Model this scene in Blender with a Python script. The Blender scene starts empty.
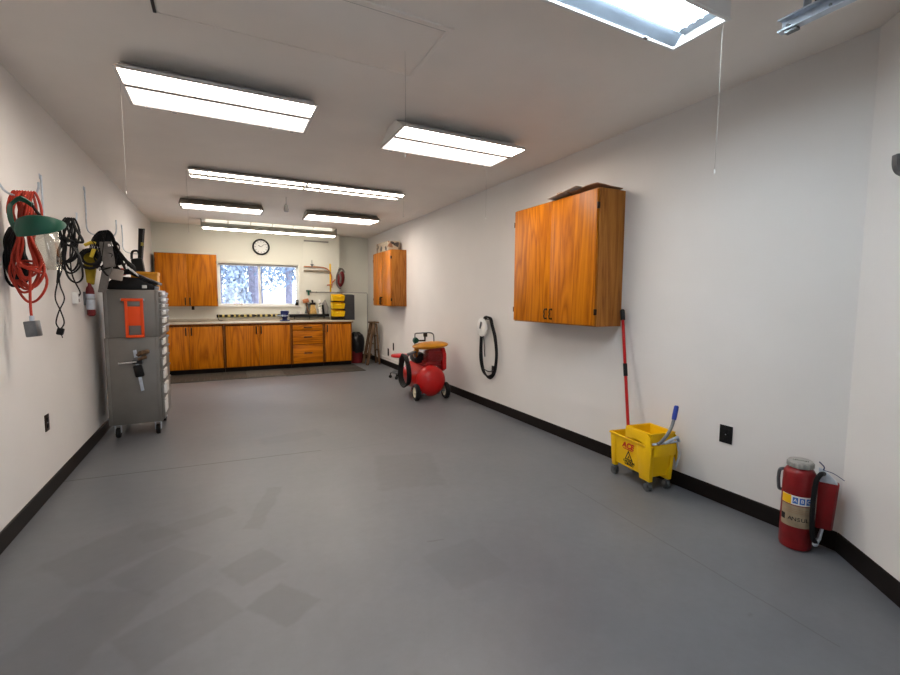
import bpy, bmesh, math, random
from mathutils import Vector, Matrix, Euler
C = bpy.context.scene
COL = C.collection
PI = math.pi
R = math.radians

# ------------------------------------------------------------------ materials
def new_mat(name):
    m = bpy.data.materials.new(name); m.use_nodes = True
    nt = m.node_tree
    return m, nt, nt.nodes['Principled BSDF']

def N(nt, kind, **kw):
    n = nt.nodes.new(kind)
    for k, v in kw.items():
        if k in n.inputs: n.inputs[k].default_value = v
        else: setattr(n, k, v)
    return n

def ramp(nt, fac, stops):
    r = nt.nodes.new('ShaderNodeValToRGB')
    e = r.color_ramp.elements
    while len(e) < len(stops): e.new(.5)
    for i, (p, c) in enumerate(stops):
        e[i].position = p; e[i].color = (c[0], c[1], c[2], 1)
    nt.links.new(fac, r.inputs['Fac'])
    return r

def paint(name, col, rough=.5, metal=0, vary=.12, scale=6, bump=0, spec=.28, coat=0, bscale=60):
    """plain surface with a little procedural variation of tone"""
    m, nt, b = new_mat(name)
    tc = N(nt, 'ShaderNodeTexCoord')
    n = N(nt, 'ShaderNodeTexNoise', Scale=scale, Detail=4.0)
    nt.links.new(tc.outputs['Object'], n.inputs['Vector'])
    lo = [c*(1-vary) for c in col]; hi = [min(1, c*(1+vary)) for c in col]
    r = ramp(nt, n.outputs['Fac'], [(.3, lo), (.7, hi)])
    nt.links.new(r.outputs['Color'], b.inputs['Base Color'])
    b.inputs['Roughness'].default_value = rough
    b.inputs['Metallic'].default_value = metal
    if spec is not None: b.inputs['Specular IOR Level'].default_value = spec
    if coat: b.inputs['Coat Weight'].default_value = coat; b.inputs['Coat Roughness'].default_value = .15
    if bump:
        n2 = N(nt, 'ShaderNodeTexNoise', Scale=float(bscale), Detail=3.0)
        nt.links.new(tc.outputs['Object'], n2.inputs['Vector'])
        bp = N(nt, 'ShaderNodeBump', Strength=bump, Distance=.004)
        nt.links.new(n2.outputs['Fac'], bp.inputs['Height'])
        nt.links.new(bp.outputs['Normal'], b.inputs['Normal'])
    return m

def wood(name, light, mid, dark, scale=1.0, vertical='Z', rough=.38):
    m, nt, b = new_mat(name)
    tc = N(nt, 'ShaderNodeTexCoord')
    mp = N(nt, 'ShaderNodeMapping')
    s = {'Z': (11, 11, .8), 'X': (.8, 11, 11), 'Y': (11, .8, 11)}[vertical]
    mp.inputs['Scale'].default_value = tuple(k*scale for k in s)
    oi = N(nt, 'ShaderNodeObjectInfo')
    add = N(nt, 'ShaderNodeVectorMath', operation='ADD')
    mul = N(nt, 'ShaderNodeMath', operation='MULTIPLY'); mul.inputs[1].default_value = 37.0
    nt.links.new(oi.outputs['Random'], mul.inputs[0])
    nt.links.new(tc.outputs['Object'], mp.inputs['Vector'])
    nt.links.new(mp.outputs['Vector'], add.inputs[0]); nt.links.new(mul.outputs[0], add.inputs[1])
    n1 = N(nt, 'ShaderNodeTexNoise', Scale=.55, Detail=2.0, Distortion=.6)
    nt.links.new(add.outputs[0], n1.inputs['Vector'])
    m1 = N(nt, 'ShaderNodeMath', operation='MULTIPLY'); m1.inputs[1].default_value = 16.0
    nt.links.new(n1.outputs['Fac'], m1.inputs[0])
    fr = N(nt, 'ShaderNodeMath', operation='PINGPONG'); fr.inputs[1].default_value = 1.0
    nt.links.new(m1.outputs[0], fr.inputs[0])
    n2 = N(nt, 'ShaderNodeTexNoise', Scale=6.0, Detail=5.0, Roughness=.65)
    nt.links.new(add.outputs[0], n2.inputs['Vector'])
    mx = N(nt, 'ShaderNodeMix'); mx.inputs[0].default_value = .62
    nt.links.new(fr.outputs[0], mx.inputs[2]); nt.links.new(n2.outputs['Fac'], mx.inputs[3])
    r = ramp(nt, mx.outputs[0], [(.2, dark), (.48, mid), (.8, light)])
    nt.links.new(r.outputs['Color'], b.inputs['Base Color'])
    b.inputs['Roughness'].default_value = rough
    b.inputs['Specular IOR Level'].default_value = .2
    return m

def emit(name, col, strength):
    m, nt, b = new_mat(name)
    b.inputs['Base Color'].default_value = (.9, .9, .9, 1)
    b.inputs['Roughness'].default_value = .4
    b.inputs['Emission Color'].default_value = (*col, 1)
    b.inputs['Emission Strength'].default_value = strength
    return m

def clear(name, gloss=.08, tint=(1, 1, 1)):
    m, nt, b = new_mat(name)
    t = N(nt, 'ShaderNodeBsdfTransparent'); t.inputs['Color'].default_value = (*tint, 1)
    g = N(nt, 'ShaderNodeBsdfGlossy', Roughness=.08)
    mx = N(nt, 'ShaderNodeMixShader'); mx.inputs[0].default_value = gloss
    nt.links.new(t.outputs[0], mx.inputs[1]); nt.links.new(g.outputs[0], mx.inputs[2])
    nt.links.new(mx.outputs[0], nt.nodes['Material Output'].inputs['Surface'])
    return m

def floor_mat():
    m, nt, b = new_mat('painted_concrete')
    L = nt.links.new
    tc = N(nt, 'ShaderNodeTexCoord')
    n1 = N(nt, 'ShaderNodeTexNoise', Scale=.9, Detail=6.0, Roughness=.6)
    n2 = N(nt, 'ShaderNodeTexNoise', Scale=14.0, Detail=5.0, Roughness=.7)
    L(tc.outputs['Object'], n1.inputs['Vector']); L(tc.outputs['Object'], n2.inputs['Vector'])
    r1 = ramp(nt, n1.outputs['Fac'], [(.32, FLOOR_A), (.68, FLOOR_B)])
    r2 = ramp(nt, n2.outputs['Fac'], [(.3, (.93, .93, .93)), (.75, (1.05, 1.05, 1.05))])
    mx = N(nt, 'ShaderNodeMix', data_type='RGBA', blend_type='MULTIPLY'); mx.inputs[0].default_value = 1
    L(r1.outputs['Color'], mx.inputs[6]); L(r2.outputs['Color'], mx.inputs[7])
    cur = mx.outputs[2]
    def patch(cx, cy, ang, sx, sy, dark, rag=.04, soft=.02):
        nonlocal cur
        mp = N(nt, 'ShaderNodeMapping', vector_type='TEXTURE')
        mp.inputs['Location'].default_value = (cx, cy, 0)
        mp.inputs['Rotation'].default_value = (0, 0, R(ang))
        L(tc.outputs['Object'], mp.inputs['Vector'])
        nz = N(nt, 'ShaderNodeTexNoise', Scale=9.0, Detail=3.0)
        L(tc.outputs['Object'], nz.inputs['Vector'])
        sub = N(nt, 'ShaderNodeVectorMath', operation='MULTIPLY_ADD')
        sub.inputs[1].default_value = (rag, rag, 0)
        L(nz.outputs['Color'], sub.inputs[0]); L(mp.outputs[0], sub.inputs[2])
        sp = N(nt, 'ShaderNodeSeparateXYZ'); L(sub.outputs[0], sp.inputs[0])
        fs = []
        for ax, s in ((0, sx), (1, sy)):
            a = N(nt, 'ShaderNodeMath', operation='ABSOLUTE'); L(sp.outputs[ax], a.inputs[0])
            q = N(nt, 'ShaderNodeMapRange', clamp=True)
            q.inputs['From Min'].default_value = s/2 + soft*.5; q.inputs['From Max'].default_value = s/2 - soft*.5
            L(a.outputs[0], q.inputs['Value']); fs.append(q.outputs[0])
        f = N(nt, 'ShaderNodeMath', operation='MULTIPLY'); L(fs[0], f.inputs[0]); L(fs[1], f.inputs[1])
        g = N(nt, 'ShaderNodeMath', operation='MULTIPLY'); L(f.outputs[0], g.inputs[0]); g.inputs[1].default_value = dark
        k = N(nt, 'ShaderNodeMix', data_type='RGBA', blend_type='MIX')
        L(g.outputs[0], k.inputs[0]); L(cur, k.inputs[6]); k.inputs[7].default_value = (.03, .03, .032, 1)
        cur = k.outputs[2]
    # worn repair patches and scuffs
    patch(.1, 2.42, 28, .24, .22, .24); patch(.2, 2.05, 35, .2, .26, .26)
    patch(-.32, 2.6, 40, .34, .3, .18); patch(-.2, 2.1, 30, .4, .28, .18)
    patch(.25, 3.1, -18, .1, .6, .2, .08); patch(-.2, 3.1, 20, .5, .14, .16, .1)
    patch(1.1, 1.95, 5, .34, .34, .12); patch(.5, 1.3, 20, .3, .2, .24); patch(-.55, 2.95, 35, .55, .4, .2, .1, .04); patch(1.35, 3.3, -15, .5, .7, .16, .12, .05); patch(-.6, 2.3, 60, .5, .35, .2, .1, .03); patch(.6, 4.6, 10, .6, .25, .16, .1, .05)
    # cracks / control joints
    patch(-.19, 4.1, -4.4, 1.9, .013, .95, .016, .008); patch(1.0, 3.98, -3, .7, .007, .35, .02, .008)
    patch(2.2, 1.62, -3.5, .006, 1.7, .5, .016, .006)
    patch(1.05, 2.2, -12, .10, .012, .4, .03, .01)
    patch(2.02, 1.05, 10, .03, .012, .3, .03, .01)
    L(cur, b.inputs['Base Color'])
    rr = N(nt, 'ShaderNodeMapRange'); L(n1.outputs['Fac'], rr.inputs['Value'])
    rr.inputs['To Min'].default_value = .36; rr.inputs['To Max'].default_value = .50
    b.inputs['Specular IOR Level'].default_value = .8
    L(rr.outputs[0], b.inputs['Roughness'])
    bp = N(nt, 'ShaderNodeBump', Strength=.12, Distance=.003)
    L(n2.outputs['Fac'], bp.inputs['Height']); L(bp.outputs['Normal'], b.inputs['Normal'])
    return m

def stripes(name, a, b_, period, axis='X', duty=.5, rough=.5):
    m, nt, b = new_mat(name)
    tc = N(nt, 'ShaderNodeTexCoord'); sp = N(nt, 'ShaderNodeSeparateXYZ')
    nt.links.new(tc.outputs['Object'], sp.inputs[0])
    f = N(nt, 'ShaderNodeMath', operation='MODULO'); f.inputs[1].default_value = period
    ad = N(nt, 'ShaderNodeMath', operation='ADD'); ad.inputs[1].default_value = period*50
    nt.links.new(sp.outputs['XYZ'.index(axis)], ad.inputs[0]); nt.links.new(ad.outputs[0], f.inputs[0])
    g = N(nt, 'ShaderNodeMath', operation='GREATER_THAN'); g.inputs[1].default_value = period*duty
    nt.links.new(f.outputs[0], g.inputs[0])
    mx = N(nt, 'ShaderNodeMix', data_type='RGBA')
    mx.inputs[6].default_value = (*a, 1); mx.inputs[7].default_value = (*b_, 1)
    nt.links.new(g.outputs[0], mx.inputs[0]); nt.links.new(mx.outputs[2], b.inputs['Base Color'])
    b.inputs['Roughness'].default_value = rough
    return m

def blotch(name, cols, scale, rough=.6):
    m, nt, b = new_mat(name)
    tc = N(nt, 'ShaderNodeTexCoord')
    v = N(nt, 'ShaderNodeTexVoronoi', Scale=float(scale))
    nt.links.new(tc.outputs['Object'], v.inputs['Vector'])
    n = len(cols)
    sp = N(nt, 'ShaderNodeSeparateColor'); nt.links.new(v.outputs['Color'], sp.inputs[0])
    r = ramp(nt, sp.outputs[0], [(i/n, c) for i, c in enumerate(cols)])
    r.color_ramp.interpolation = 'CONSTANT'
    nt.links.new(r.outputs['Color'], b.inputs['Base Color'])
    b.inputs['Roughness'].default_value = rough
    return m

FLOOR_A, FLOOR_B = (.104, .112, .128), (.150, .156, .168)
M = {}
M['wall'] = paint('wall_paint', (.74, .72, .70), .62, vary=.025, scale=1.5, bump=.08, bscale=90)
M['wall_back'] = paint('back_wall_paint', (.76, .76, .68), .62, vary=.02, scale=1.5, bump=.06, bscale=90)
M['ceiling'] = paint('ceiling_paint', (.86, .81, .755), .8, vary=.03, scale=2, bump=.1, bscale=70)
M['floor'] = floor_mat()
M['base'] = paint('dark_vinyl', (.009, .0065, .006), .45, vary=.2, spec=.15)
M['oak'] = wood('honey_oak', (.64, .215, .005), (.50, .150, .002), (.27, .066, .001))
M['oak_side'] = wood('oak_side', (.46, .185, .035), (.36, .13, .02), (.21, .065, .008), 1.2)
M['oak_h'] = wood('honey_oak_across', (.64, .215, .005), (.50, .150, .002), (.27, .066, .001), vertical='X')
M['oak_dark'] = wood('oak_frame', (.26, .085, .008), (.18, .055, .004), (.09, .026, .002))
M['old_wood'] = wood('worn_wood', (.20, .13, .075), (.12, .07, .04), (.05, .028, .015), rough=.7)
M['bronze'] = paint('dark_bronze', (.035, .022, .014), .35, .7)
M['counter'] = paint('tan_laminate', (.55, .50, .41), .4, vary=.05, scale=30)
M['white_metal'] = paint('white_enamel', (.72, .70, .68), .45, vary=.03)
M['brown_metal'] = paint('brown_enamel', (.36, .325, .29), .6, vary=.06)
M['shop_grey'] = paint('shop_light_grey', (.42, .43, .37), .5, vary=.04)
M['grey_metal'] = paint('grey_enamel', (.30, .29, .28), .5, vary=.06)
M['steel'] = paint('galvanised_steel', (.52, .58, .66), .4, .45, vary=.15, scale=25)
M['steel_dark'] = paint('dark_steel', (.16, .17, .18), .4, .8, vary=.2, scale=20)
M['reflector'] = paint('blue_grey_reflector', (.16, .19, .23), .35, .6, vary=.1)
M['chrome'] = paint('chrome', (.7, .7, .7), .22, 1, vary=.05)
M['tool_grey'] = paint('brushed_grey_steel', (.21, .20, .185), .42, .55, vary=.12, scale=3)
M['black'] = paint('black_plastic', (.008, .008, .009), .45, vary=.25, spec=.2)
M['black_rubber'] = paint('black_rubber', (.008, .008, .009), .5, vary=.25, bump=.1, spec=.2)
M['black_cloth'] = paint('black_webbing', (.010, .010, .011), .85, vary=.4, scale=40, bump=.3, bscale=120)
M['grey_cloth'] = paint('grey_leather', (.16, .15, .14), .75, vary=.2, scale=15, bump=.3)
M['red_cord'] = paint('red_cord', (.45, .04, .02), .5, vary=.12)
M['red'] = paint('red_enamel', (.48, .007, .007), .3, vary=.1, coat=.25)
M['red_dull'] = paint('worn_red_enamel', (.22, .006, .008), .38, vary=.22, scale=9, coat=.25)
M['red_dark'] = paint('maroon', (.15, .012, .015), .5, vary=.3)
M['green'] = paint('green_plastic', (.008, .072, .045), .38, vary=.12)
M['yellow'] = paint('yellow_plastic', (.85, .50, .004), .4, vary=.04)
M['yellow_bin'] = paint('yellow_bin', (.92, .58, .004), .4, vary=.05)
M['yellow_cloth'] = paint('yellow_cloth', (.38, .27, .02), .8, vary=.4, scale=14, bump=.2)
M['hose_orange'] = paint('faded_orange_hose', (.48, .14, .06), .5)
M['orange'] = paint('orange_plastic', (.85, .085, .012), .4, vary=.05)
M['orange_box'] = paint('orange_yellow_card', (.75, .33, .02), .6, vary=.05)
M['amber'] = paint('amber_plastic', (.60, .25, .012), .4, vary=.2)
M['blue'] = paint('blue_grip', (.02, .045, .28), .4, vary=.1)
M['navy'] = paint('navy_enamel', (.012, .02, .10), .4, vary=.3)
M['white'] = paint('white_plastic', (.8, .8, .78), .4, vary=.03)
M['cream'] = paint('cream_plastic', (.72, .66, .5), .5, vary=.05)
M['card'] = paint('brown_card', (.36, .20, .11), .8, vary=.15, scale=8)
M['card_grey'] = paint('light_paper', (.55, .50, .45), .8, vary=.1)
M['copper'] = paint('copper', (.5, .2, .09), .4, .6, vary=.2)
M['cord_white'] = paint('white_string', (.36, .345, .32), .7, vary=.05)
M['mat'] = paint('grey_rubber_mat', (.055, .05, .042), .6, vary=.2, scale=12, bump=.3)
M['mat2'] = paint('lighter_rubber_mat', (.085, .08, .07), .6, vary=.2, scale=12, bump=.3)
M['bag'] = paint('black_bin_liner', (.012, .011, .012), .3, vary=.4, scale=10, bump=.6, bscale=18)
M['label_tan'] = paint('tan_label', (.34, .26, .17), .55, vary=.2, scale=18)
M['label_blue'] = paint('blue_print', (.05, .16, .5), .5, vary=.02)
M['text_red'] = paint('red_print', (.6, .03, .02), .5, vary=.02)
M['text_black'] = paint('black_print', (.01, .01, .01), .5, vary=.02)
M['glass'] = clear('window_glass', .06)
M['shield'] = clear('clear_shield', .16, (.93, .93, .88))
M['hazard'] = stripes('hazard_stripes', (.012, .012, .012), (.62, .52, .16), .096, 'X', .55)
M['carton'] = blotch('printed_carton', [(.46, .37, .26), (.50, .41, .30), (.06, .05, .045), (.47, .38, .27), (.28, .13, .07), (.5, .42, .31)], 13)
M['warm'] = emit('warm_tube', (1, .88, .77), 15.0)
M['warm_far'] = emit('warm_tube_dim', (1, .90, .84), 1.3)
M['ceiling_glow'] = emit('cream_ceiling_glow', (1, .95, .80), .36)  # faint emission standing in for lit ceiling above the shop light
M['warm_strip'] = emit('warm_strip_tube', (1, .90, .76), 11.5)
M['cool'] = emit('cool_tube', (.78, .91, 1), 13.0)
M['snow'] = paint('snow', (.86, .88, .92), .8, vary=.05, scale=1)
M['bark'] = paint('pine_bark', (.14, .135, .185), .9, vary=.35, scale=8)
M['needle'] = paint('frosted_needles', (.13, .175, .25), .8, vary=.7, scale=2.5)
M['needle_pale'] = paint('snowy_needles', (.26, .31, .40), .8, vary=.8, scale=2.5)

# ------------------------------------------------------------------ mesh builder
def rotm(rx=0, ry=0, rz=0): return Euler((R(rx), R(ry), R(rz))).to_matrix()

def spline(pts, n=6, closed=False):
    P = [Vector(p) for p in pts]; out = []; k = len(P)
    rng = range(k) if closed else range(k-1)
    for i in rng:
        if closed: a, b, c, d = P[i-1], P[i], P[(i+1) % k], P[(i+2) % k]
        else: a, b, c, d = P[max(i-1, 0)], P[i], P[i+1], P[min(i+2, k-1)]
        for j in range(n):
            t = j/n
            out.append(.5*((2*b) + (c-a)*t + (2*a-5*b+4*c-d)*t*t + (3*b-a-3*c+d)*t**3))
    if not closed: out.append(P[-1])
    return out

class MB:
    def __init__(s): s.bm = bmesh.new()
    def _bev(s, vs, w, seg=2):
        es = list({e for v in vs for e in v.link_edges})
        bmesh.ops.bevel(s.bm, geom=es, offset=w, segments=seg, profile=.5, affect='EDGES', clamp_overlap=True)
    def box(s, lo, hi, bev=0, rot=None, seg=2):
        lo, hi = Vector(lo), Vector(hi); c = (lo+hi)/2; d = (hi-lo)/2
        vs = []
        for x in (-1, 1):
            for y in (-1, 1):
                for z in (-1, 1):
                    v = Vector((x*d.x, y*d.y, z*d.z))
                    if rot: v = rot @ v
                    vs.append(s.bm.verts.new(c+v))
        for f in ((0, 1, 3, 2), (4, 6, 7, 5), (0, 4, 5, 1), (2, 3, 7, 6), (0, 2, 6, 4), (1, 5, 7, 3)):
            s.bm.faces.new([vs[i] for i in f])
        if bev: s._bev(vs, bev, seg)
        return s
    def hexa(s, bot, top, bev=0):
        """box with free corners: bot and top are 4 points each, same order"""
        vs = [s.bm.verts.new(p) for p in list(bot)+list(top)]
        for f in ((3, 2, 1, 0), (4, 5, 6, 7), (0, 1, 5, 4), (1, 2, 6, 5), (2, 3, 7, 6), (3, 0, 4, 7)):
            s.bm.faces.new([vs[i] for i in f])
        if bev: s._bev(vs, bev)
        return s
    def sweep(s, path, r, seg=8, closed=False, cap=True):
        P = [Vector(p) for p in path]; n = len(P)
        rad = r if isinstance(r, (list, tuple)) else [r]*n
        rings = []; up = None
        for i in range(n):
            if closed: t = P[(i+1) % n]-P[i-1]
            else: t = P[min(i+1, n-1)]-P[max(i-1, 0)]
            if t.length < 1e-9: t = Vector((0, 0, 1))
            t.normalize()
            if up is None:
                up = Vector((0, 0, 1)) if abs(t.z) < .9 else Vector((1, 0, 0))
            a = up - t*up.dot(t)
            if a.length < 1e-6: a = t.orthogonal()
            a.normalize(); b = t.cross(a); up = a
            rings.append([s.bm.verts.new(P[i]+rad[i]*(math.cos(2*PI*k/seg)*a+math.sin(2*PI*k/seg)*b)) for k in range(seg)])
        m = n if closed else n-1
        for i in range(m):
            A, B = rings[i], rings[(i+1) % n]
            for k in range(seg): s.bm.faces.new((A[k], A[(k+1) % seg], B[(k+1) % seg], B[k]))
        if not closed and cap:
            s.bm.faces.new(list(reversed(rings[0]))); s.bm.faces.new(rings[-1])
        return s
    def tube(s, pts, r, seg=8, n=6, closed=False): return s.sweep(spline(pts, n, closed), r, seg, closed)
    def cyl(s, a, b, r, r2=None, seg=24): return s.sweep([a, b], [r, r if r2 is None else r2], seg)
    def lathe(s, prof, seg=32, mat=None, off=(0, 0, 0)):
        """(r, z) profile turned about z, then mat, then off"""
        rings = []; off = Vector(off)
        for (r, z) in prof:
            ring = []
            for k in range(seg if r > 1e-6 else 1):
                v = Vector((r*math.cos(2*PI*k/seg), r*math.sin(2*PI*k/seg), z))
                if mat: v = mat @ v
                ring.append(s.bm.verts.new(v+off))
            rings.append(ring)
        for A, B in zip(rings, rings[1:]):
            for k in range(seg):
                q = []
                for v in (A[k % len(A)], A[(k+1) % len(A)], B[(k+1) % len(B)], B[k % len(B)]):
                    if v not in q: q.append(v)
                if len(q) > 2: s.bm.faces.new(q)
        return s
    def ball(s, c, r, seg=16, rot=None):
        r = (r, r, r) if not isinstance(r, (tuple, list)) else r
        c = Vector(c); k = seg//2
        m = Matrix.Diagonal(r)
        if rot: m = rot @ m
        return s.lathe([(math.sin(PI*i/k), -math.cos(PI*i/k)) if 0 < i < k else (0, -1 if i == 0 else 1) for i in range(k+1)], seg, m, c)
    def prism(s, poly, axis, lo, hi, bev=0):
        """poly in the two other axes (in x,y,z order) pushed along axis"""
        def p(a, b, h): return {'X': (h, a, b), 'Y': (a, h, b), 'Z': (a, b, h)}[axis]
        A = [s.bm.verts.new(p(a, b, lo)) for a, b in poly]; B = [s.bm.verts.new(p(a, b, hi)) for a, b in poly]
        n = len(poly)
        s.bm.faces.new(A); s.bm.faces.new(list(reversed(B)))
        for i in range(n): s.bm.faces.new((A[i], B[i], B[(i+1) % n], A[(i+1) % n]))
        if bev: s._bev(A+B, bev)
        return s
    def ribbon(s, pts, w, th, n=5):
        """flat strap along pts; w = Vector across"""
        P = spline(pts, n); w = Vector(w)
        rows = []
        for i, p in enumerate(P):
            t = (P[min(i+1, len(P)-1)]-P[max(i-1, 0)]).normalized()
            nn = t.cross(w).normalized()*th/2
            rows.append([s.bm.verts.new(q) for q in (p-w/2-nn, p+w/2-nn, p+w/2+nn, p-w/2+nn)])
        for A, B in zip(rows, rows[1:]):
            for k in range(4): s.bm.faces.new((A[k], A[(k+1) % 4], B[(k+1) % 4], B[k]))
        s.bm.faces.new(rows[0][::-1]); s.bm.faces.new(rows[-1])
        return s
    def build(s, name, mat, parent=None, off=(0, 0, 0), sharp=35):
        bmesh.ops.recalc_face_normals(s.bm, faces=s.bm.faces)
        off = Vector(off)
        if off.length: bmesh.ops.translate(s.bm, verts=s.bm.verts, vec=-off)
        me = bpy.data.meshes.new(name); s.bm.to_mesh(me); s.bm.free()
        me.shade_smooth(); me.set_sharp_from_angle(angle=R(sharp))
        me.materials.append(mat)
        o = bpy.data.objects.new(name, me); COL.objects.link(o)
        if parent is not None: o.parent = parent
        return o

def tag(o, label, cat, group=None, kind=None):
    o['label'] = label; o['category'] = cat
    if group: o['group'] = group
    if kind: o['kind'] = kind
    return o
def thing(name, label, cat, loc=(0, 0, 0), rz=0, group=None):
    o = bpy.data.objects.new(name, None); COL.objects.link(o)
    o.empty_display_size = .05
    o.location = loc; o.rotation_euler = (0, 0, R(rz))
    return tag(o, label, cat, group)
def single(name, mb, mat, label, cat, loc=(0, 0, 0), group=None, kind=None):
    """one-mesh thing built in world coordinates, origin put at loc"""
    o = mb.build(name, mat, None, loc); o.location = loc
    return tag(o, label, cat, group, kind)
def struct(name, mb, mat, parent=None):
    o = mb.build(name, mat, parent)
    if parent is None: o['kind'] = 'structure'
    return o
def copy_tree(o, parent=None):
    c = o.copy(); COL.objects.link(c)
    if parent is not None: c.parent = parent
    for ch in [q for q in bpy.data.objects if q.parent == o]: copy_tree(ch, c)
    return c
def text(s, size, name, mat, parent, loc, rot, depth=.0006, squeeze=1, bold=0, shear=0):
    cu = bpy.data.curves.new(name, 'FONT'); cu.body = s; cu.size = size; cu.extrude = depth
    cu.offset = bold; cu.shear = shear; cu.align_x = 'CENTER'; cu.align_y = 'CENTER'
    t = bpy.data.objects.new(name, cu); COL.objects.link(t)
    dg = bpy.context.evaluated_depsgraph_get()
    me = bpy.data.meshes.new_from_object(t.evaluated_get(dg))
    bpy.data.objects.remove(t); bpy.data.curves.remove(cu)
    me.materials.clear(); me.materials.append(mat)
    mt = Matrix.Translation(loc) @ rot.to_4x4() @ Matrix.Diagonal((squeeze, 1, 1, 1))
    me.transform(mt)
    o = bpy.data.objects.new(name, me); COL.objects.link(o); o.parent = parent
    return o

# ------------------------------------------------------------------ measured room
XL, XR, ZC = -1.115, 2.969, 2.736          # left wall, right wall, ceiling
YB, YA, XS = 9.68, 9.95, 2.258             # back wall, alcove wall, step between them
YN = 1.11                                   # where the right wall turns
ND = Vector((-.638, -.770, 0))              # direction of the angled wall
NN = Vector((-.770, .638, 0))               # its normal, into the room
YF, YR = -2.6, -2.6

# ---- floor, ceiling, walls
mb = MB(); mb.box((XL-.2, YR, -.12), (XR+.2, YA+.2, 0)); struct('floor', mb, M['floor'])
mb = MB(); mb.box((XL-.2, YR, ZC), (XR+.2, YA+.2, ZC+.12)); struct('ceiling', mb, M['ceiling'])
mb = MB(); mb.box((XL-.12, YR, 0), (XL, YA+.12, ZC)); struct('wall_left', mb, M['wall'])
mb = MB(); mb.box((XR, YN-.05, 0), (XR+.12, YA+.12, ZC)); struct('wall_right', mb, M['wall'])
A0 = Vector((XR, YN, 0)); A1 = A0+ND*1.75
mb = MB(); o_ = -NN*.12
mb.hexa([A0, A1, A1+o_, A0+o_], [p+Vector((0, 0, ZC)) for p in (A0, A1, A1+o_, A0+o_)])
struct('wall_angled', mb, M['wall'])
mb = MB(); mb.box((A1.x, YR, 0), (A1.x+.12, A1.y, ZC)); struct('wall_front', mb, M['wall'])
mb = MB(); mb.box((XL-.12, YR-.12, 0), (.1, YR, ZC)).box((.75, YR-.12, 0), (A1.x+.12, YR, ZC)).box((.1, YR-.12, 1.9), (.75, YR, ZC)); struct('wall_rear', mb, M['wall'])  # unseen rear wall; its opening is added and sized for cool fill light
# back wall round the window
WX0, WX1, WZ0, WZ1 = -.07, 1.405, 1.225, 2.045
mb = MB()
mb.box((XL, YB, 0), (WX0, YB+.14, ZC)).box((WX1, YB, 0), (XS, YB+.14, ZC))
mb.box((WX0, YB, 0), (WX1, YB+.14, WZ0)).box((WX0, YB, WZ1), (WX1, YB+.14, ZC))
mb.box((XS-.14, YB+.14, 0), (XS, YA, ZC))
struct('wall_back', mb, M['wall_back'])
mb = MB(); mb.box((XS-.14, YA, 0), (XR, YA+.12, ZC)); struct('wall_alcove', mb, M['wall_back'])
# raised flush panel and post strip right of the window
mb = MB(); mb.box((1.515, YB-.008, 1.09), (2.05, YB, 2.575), .003); struct('trim_1', mb, M['wall_back'])
mb = MB(); mb.box((1.53, YB-.014, 2.545), (2.03, YB-.008, 2.575)); struct('trim_2', mb, M['grey_metal'])

# baseboards
def board(name, a, b, n, h=.105, t=.012):
    a, b, n = Vector(a), Vector(b), Vector(n)*t
    mb = MB(); up = Vector((0, 0, h)); up2 = Vector((0, 0, h-.006))
    mb.hexa([a, b, b+n, a+n], [a+up, b+up, b+n*.6+up2, a+n*.6+up2]); struct(name, mb, M['base'])
board('baseboard_left', (XL, YR, 0), (XL, 9.0, 0), (1, 0, 0))
board('baseboard_right', (XR, YA, 0), (XR, YN+.004, 0), (-1, 0, 0))
board('baseboard_angled', A0, A1, NN)
board('baseboard_alcove', (XS, YA, 0), (XR-.012, YA, 0), (0, -1, 0))

# window
w = MB()
fo = .03
for lo, hi in (((WX0, WZ0), (WX0+fo, WZ1)), ((WX1-fo, WZ0), (WX1, WZ1)), ((WX0+fo, WZ0), (WX1-fo, WZ0+fo)), ((WX0+fo, WZ1-fo), (WX1-fo, WZ1))):
    w.box((lo[0], YB+.05, lo[1]), (hi[0], YB+.11, hi[1]), .004)
wo = struct('window_1', w, M['white'])
xm = (WX0+WX1)/2
mb = MB(); mb.box((xm-.016, YB+.045, WZ0+fo), (xm+.016, YB+.10, WZ1-fo), .003); mb.build('mullion', M['white'], wo)
for a, b in ((WX0+fo, xm-.016), (xm+.016, WX1-fo)):
    s_ = MB(); t_ = .009
    s_.box((a, YB+.06, WZ0+fo), (a+t_, YB+.085, WZ1-fo)).box((b-t_, YB+.06, WZ0+fo), (b, YB+.085, WZ1-fo))
    s_.box((a+t_, YB+.06, WZ0+fo), (b-t_, YB+.085, WZ0+fo+t_)).box((a+t_, YB+.06, WZ1-fo-t_), (b-t_, YB+.085, WZ1-fo))
    sash = s_.build('sash', M['white'], wo)
    g = MB(); g.box((a+t_, YB+.068, WZ0+fo+t_), (b-t_, YB+.074, WZ1-fo-t_)); g.build('pane', M['glass'], sash)
mb = MB(); mb.box((WX0-.04, YB-.035, WZ0-.028), (WX1+.04, YB+.05, WZ0), .004); struct('trim_3', mb, M['white'])
mb = MB(); mb.box((WX0-.05, YB-.012, WZ0), (WX0, YB, WZ1+.05), .002).box((WX1, YB-.012, WZ0), (WX1+.05, YB, WZ1+.05), .002).box((WX0, YB-.012, WZ1), (WX1, YB, WZ1+.05), .002)
struct('trim_4', mb, M['wall_back'])
# blind rolled up at the window head
mb = MB(); mb.box((WX0+.01, YB+.005, WZ1-.035), (WX1-.01, YB+.045, WZ1-.004), .006)
single('roller_blind', mb, M['grey_metal'], 'grey blind drawn up tight along the top of the window', 'blind', (xm, YB+.02, WZ1-.05))

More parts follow.
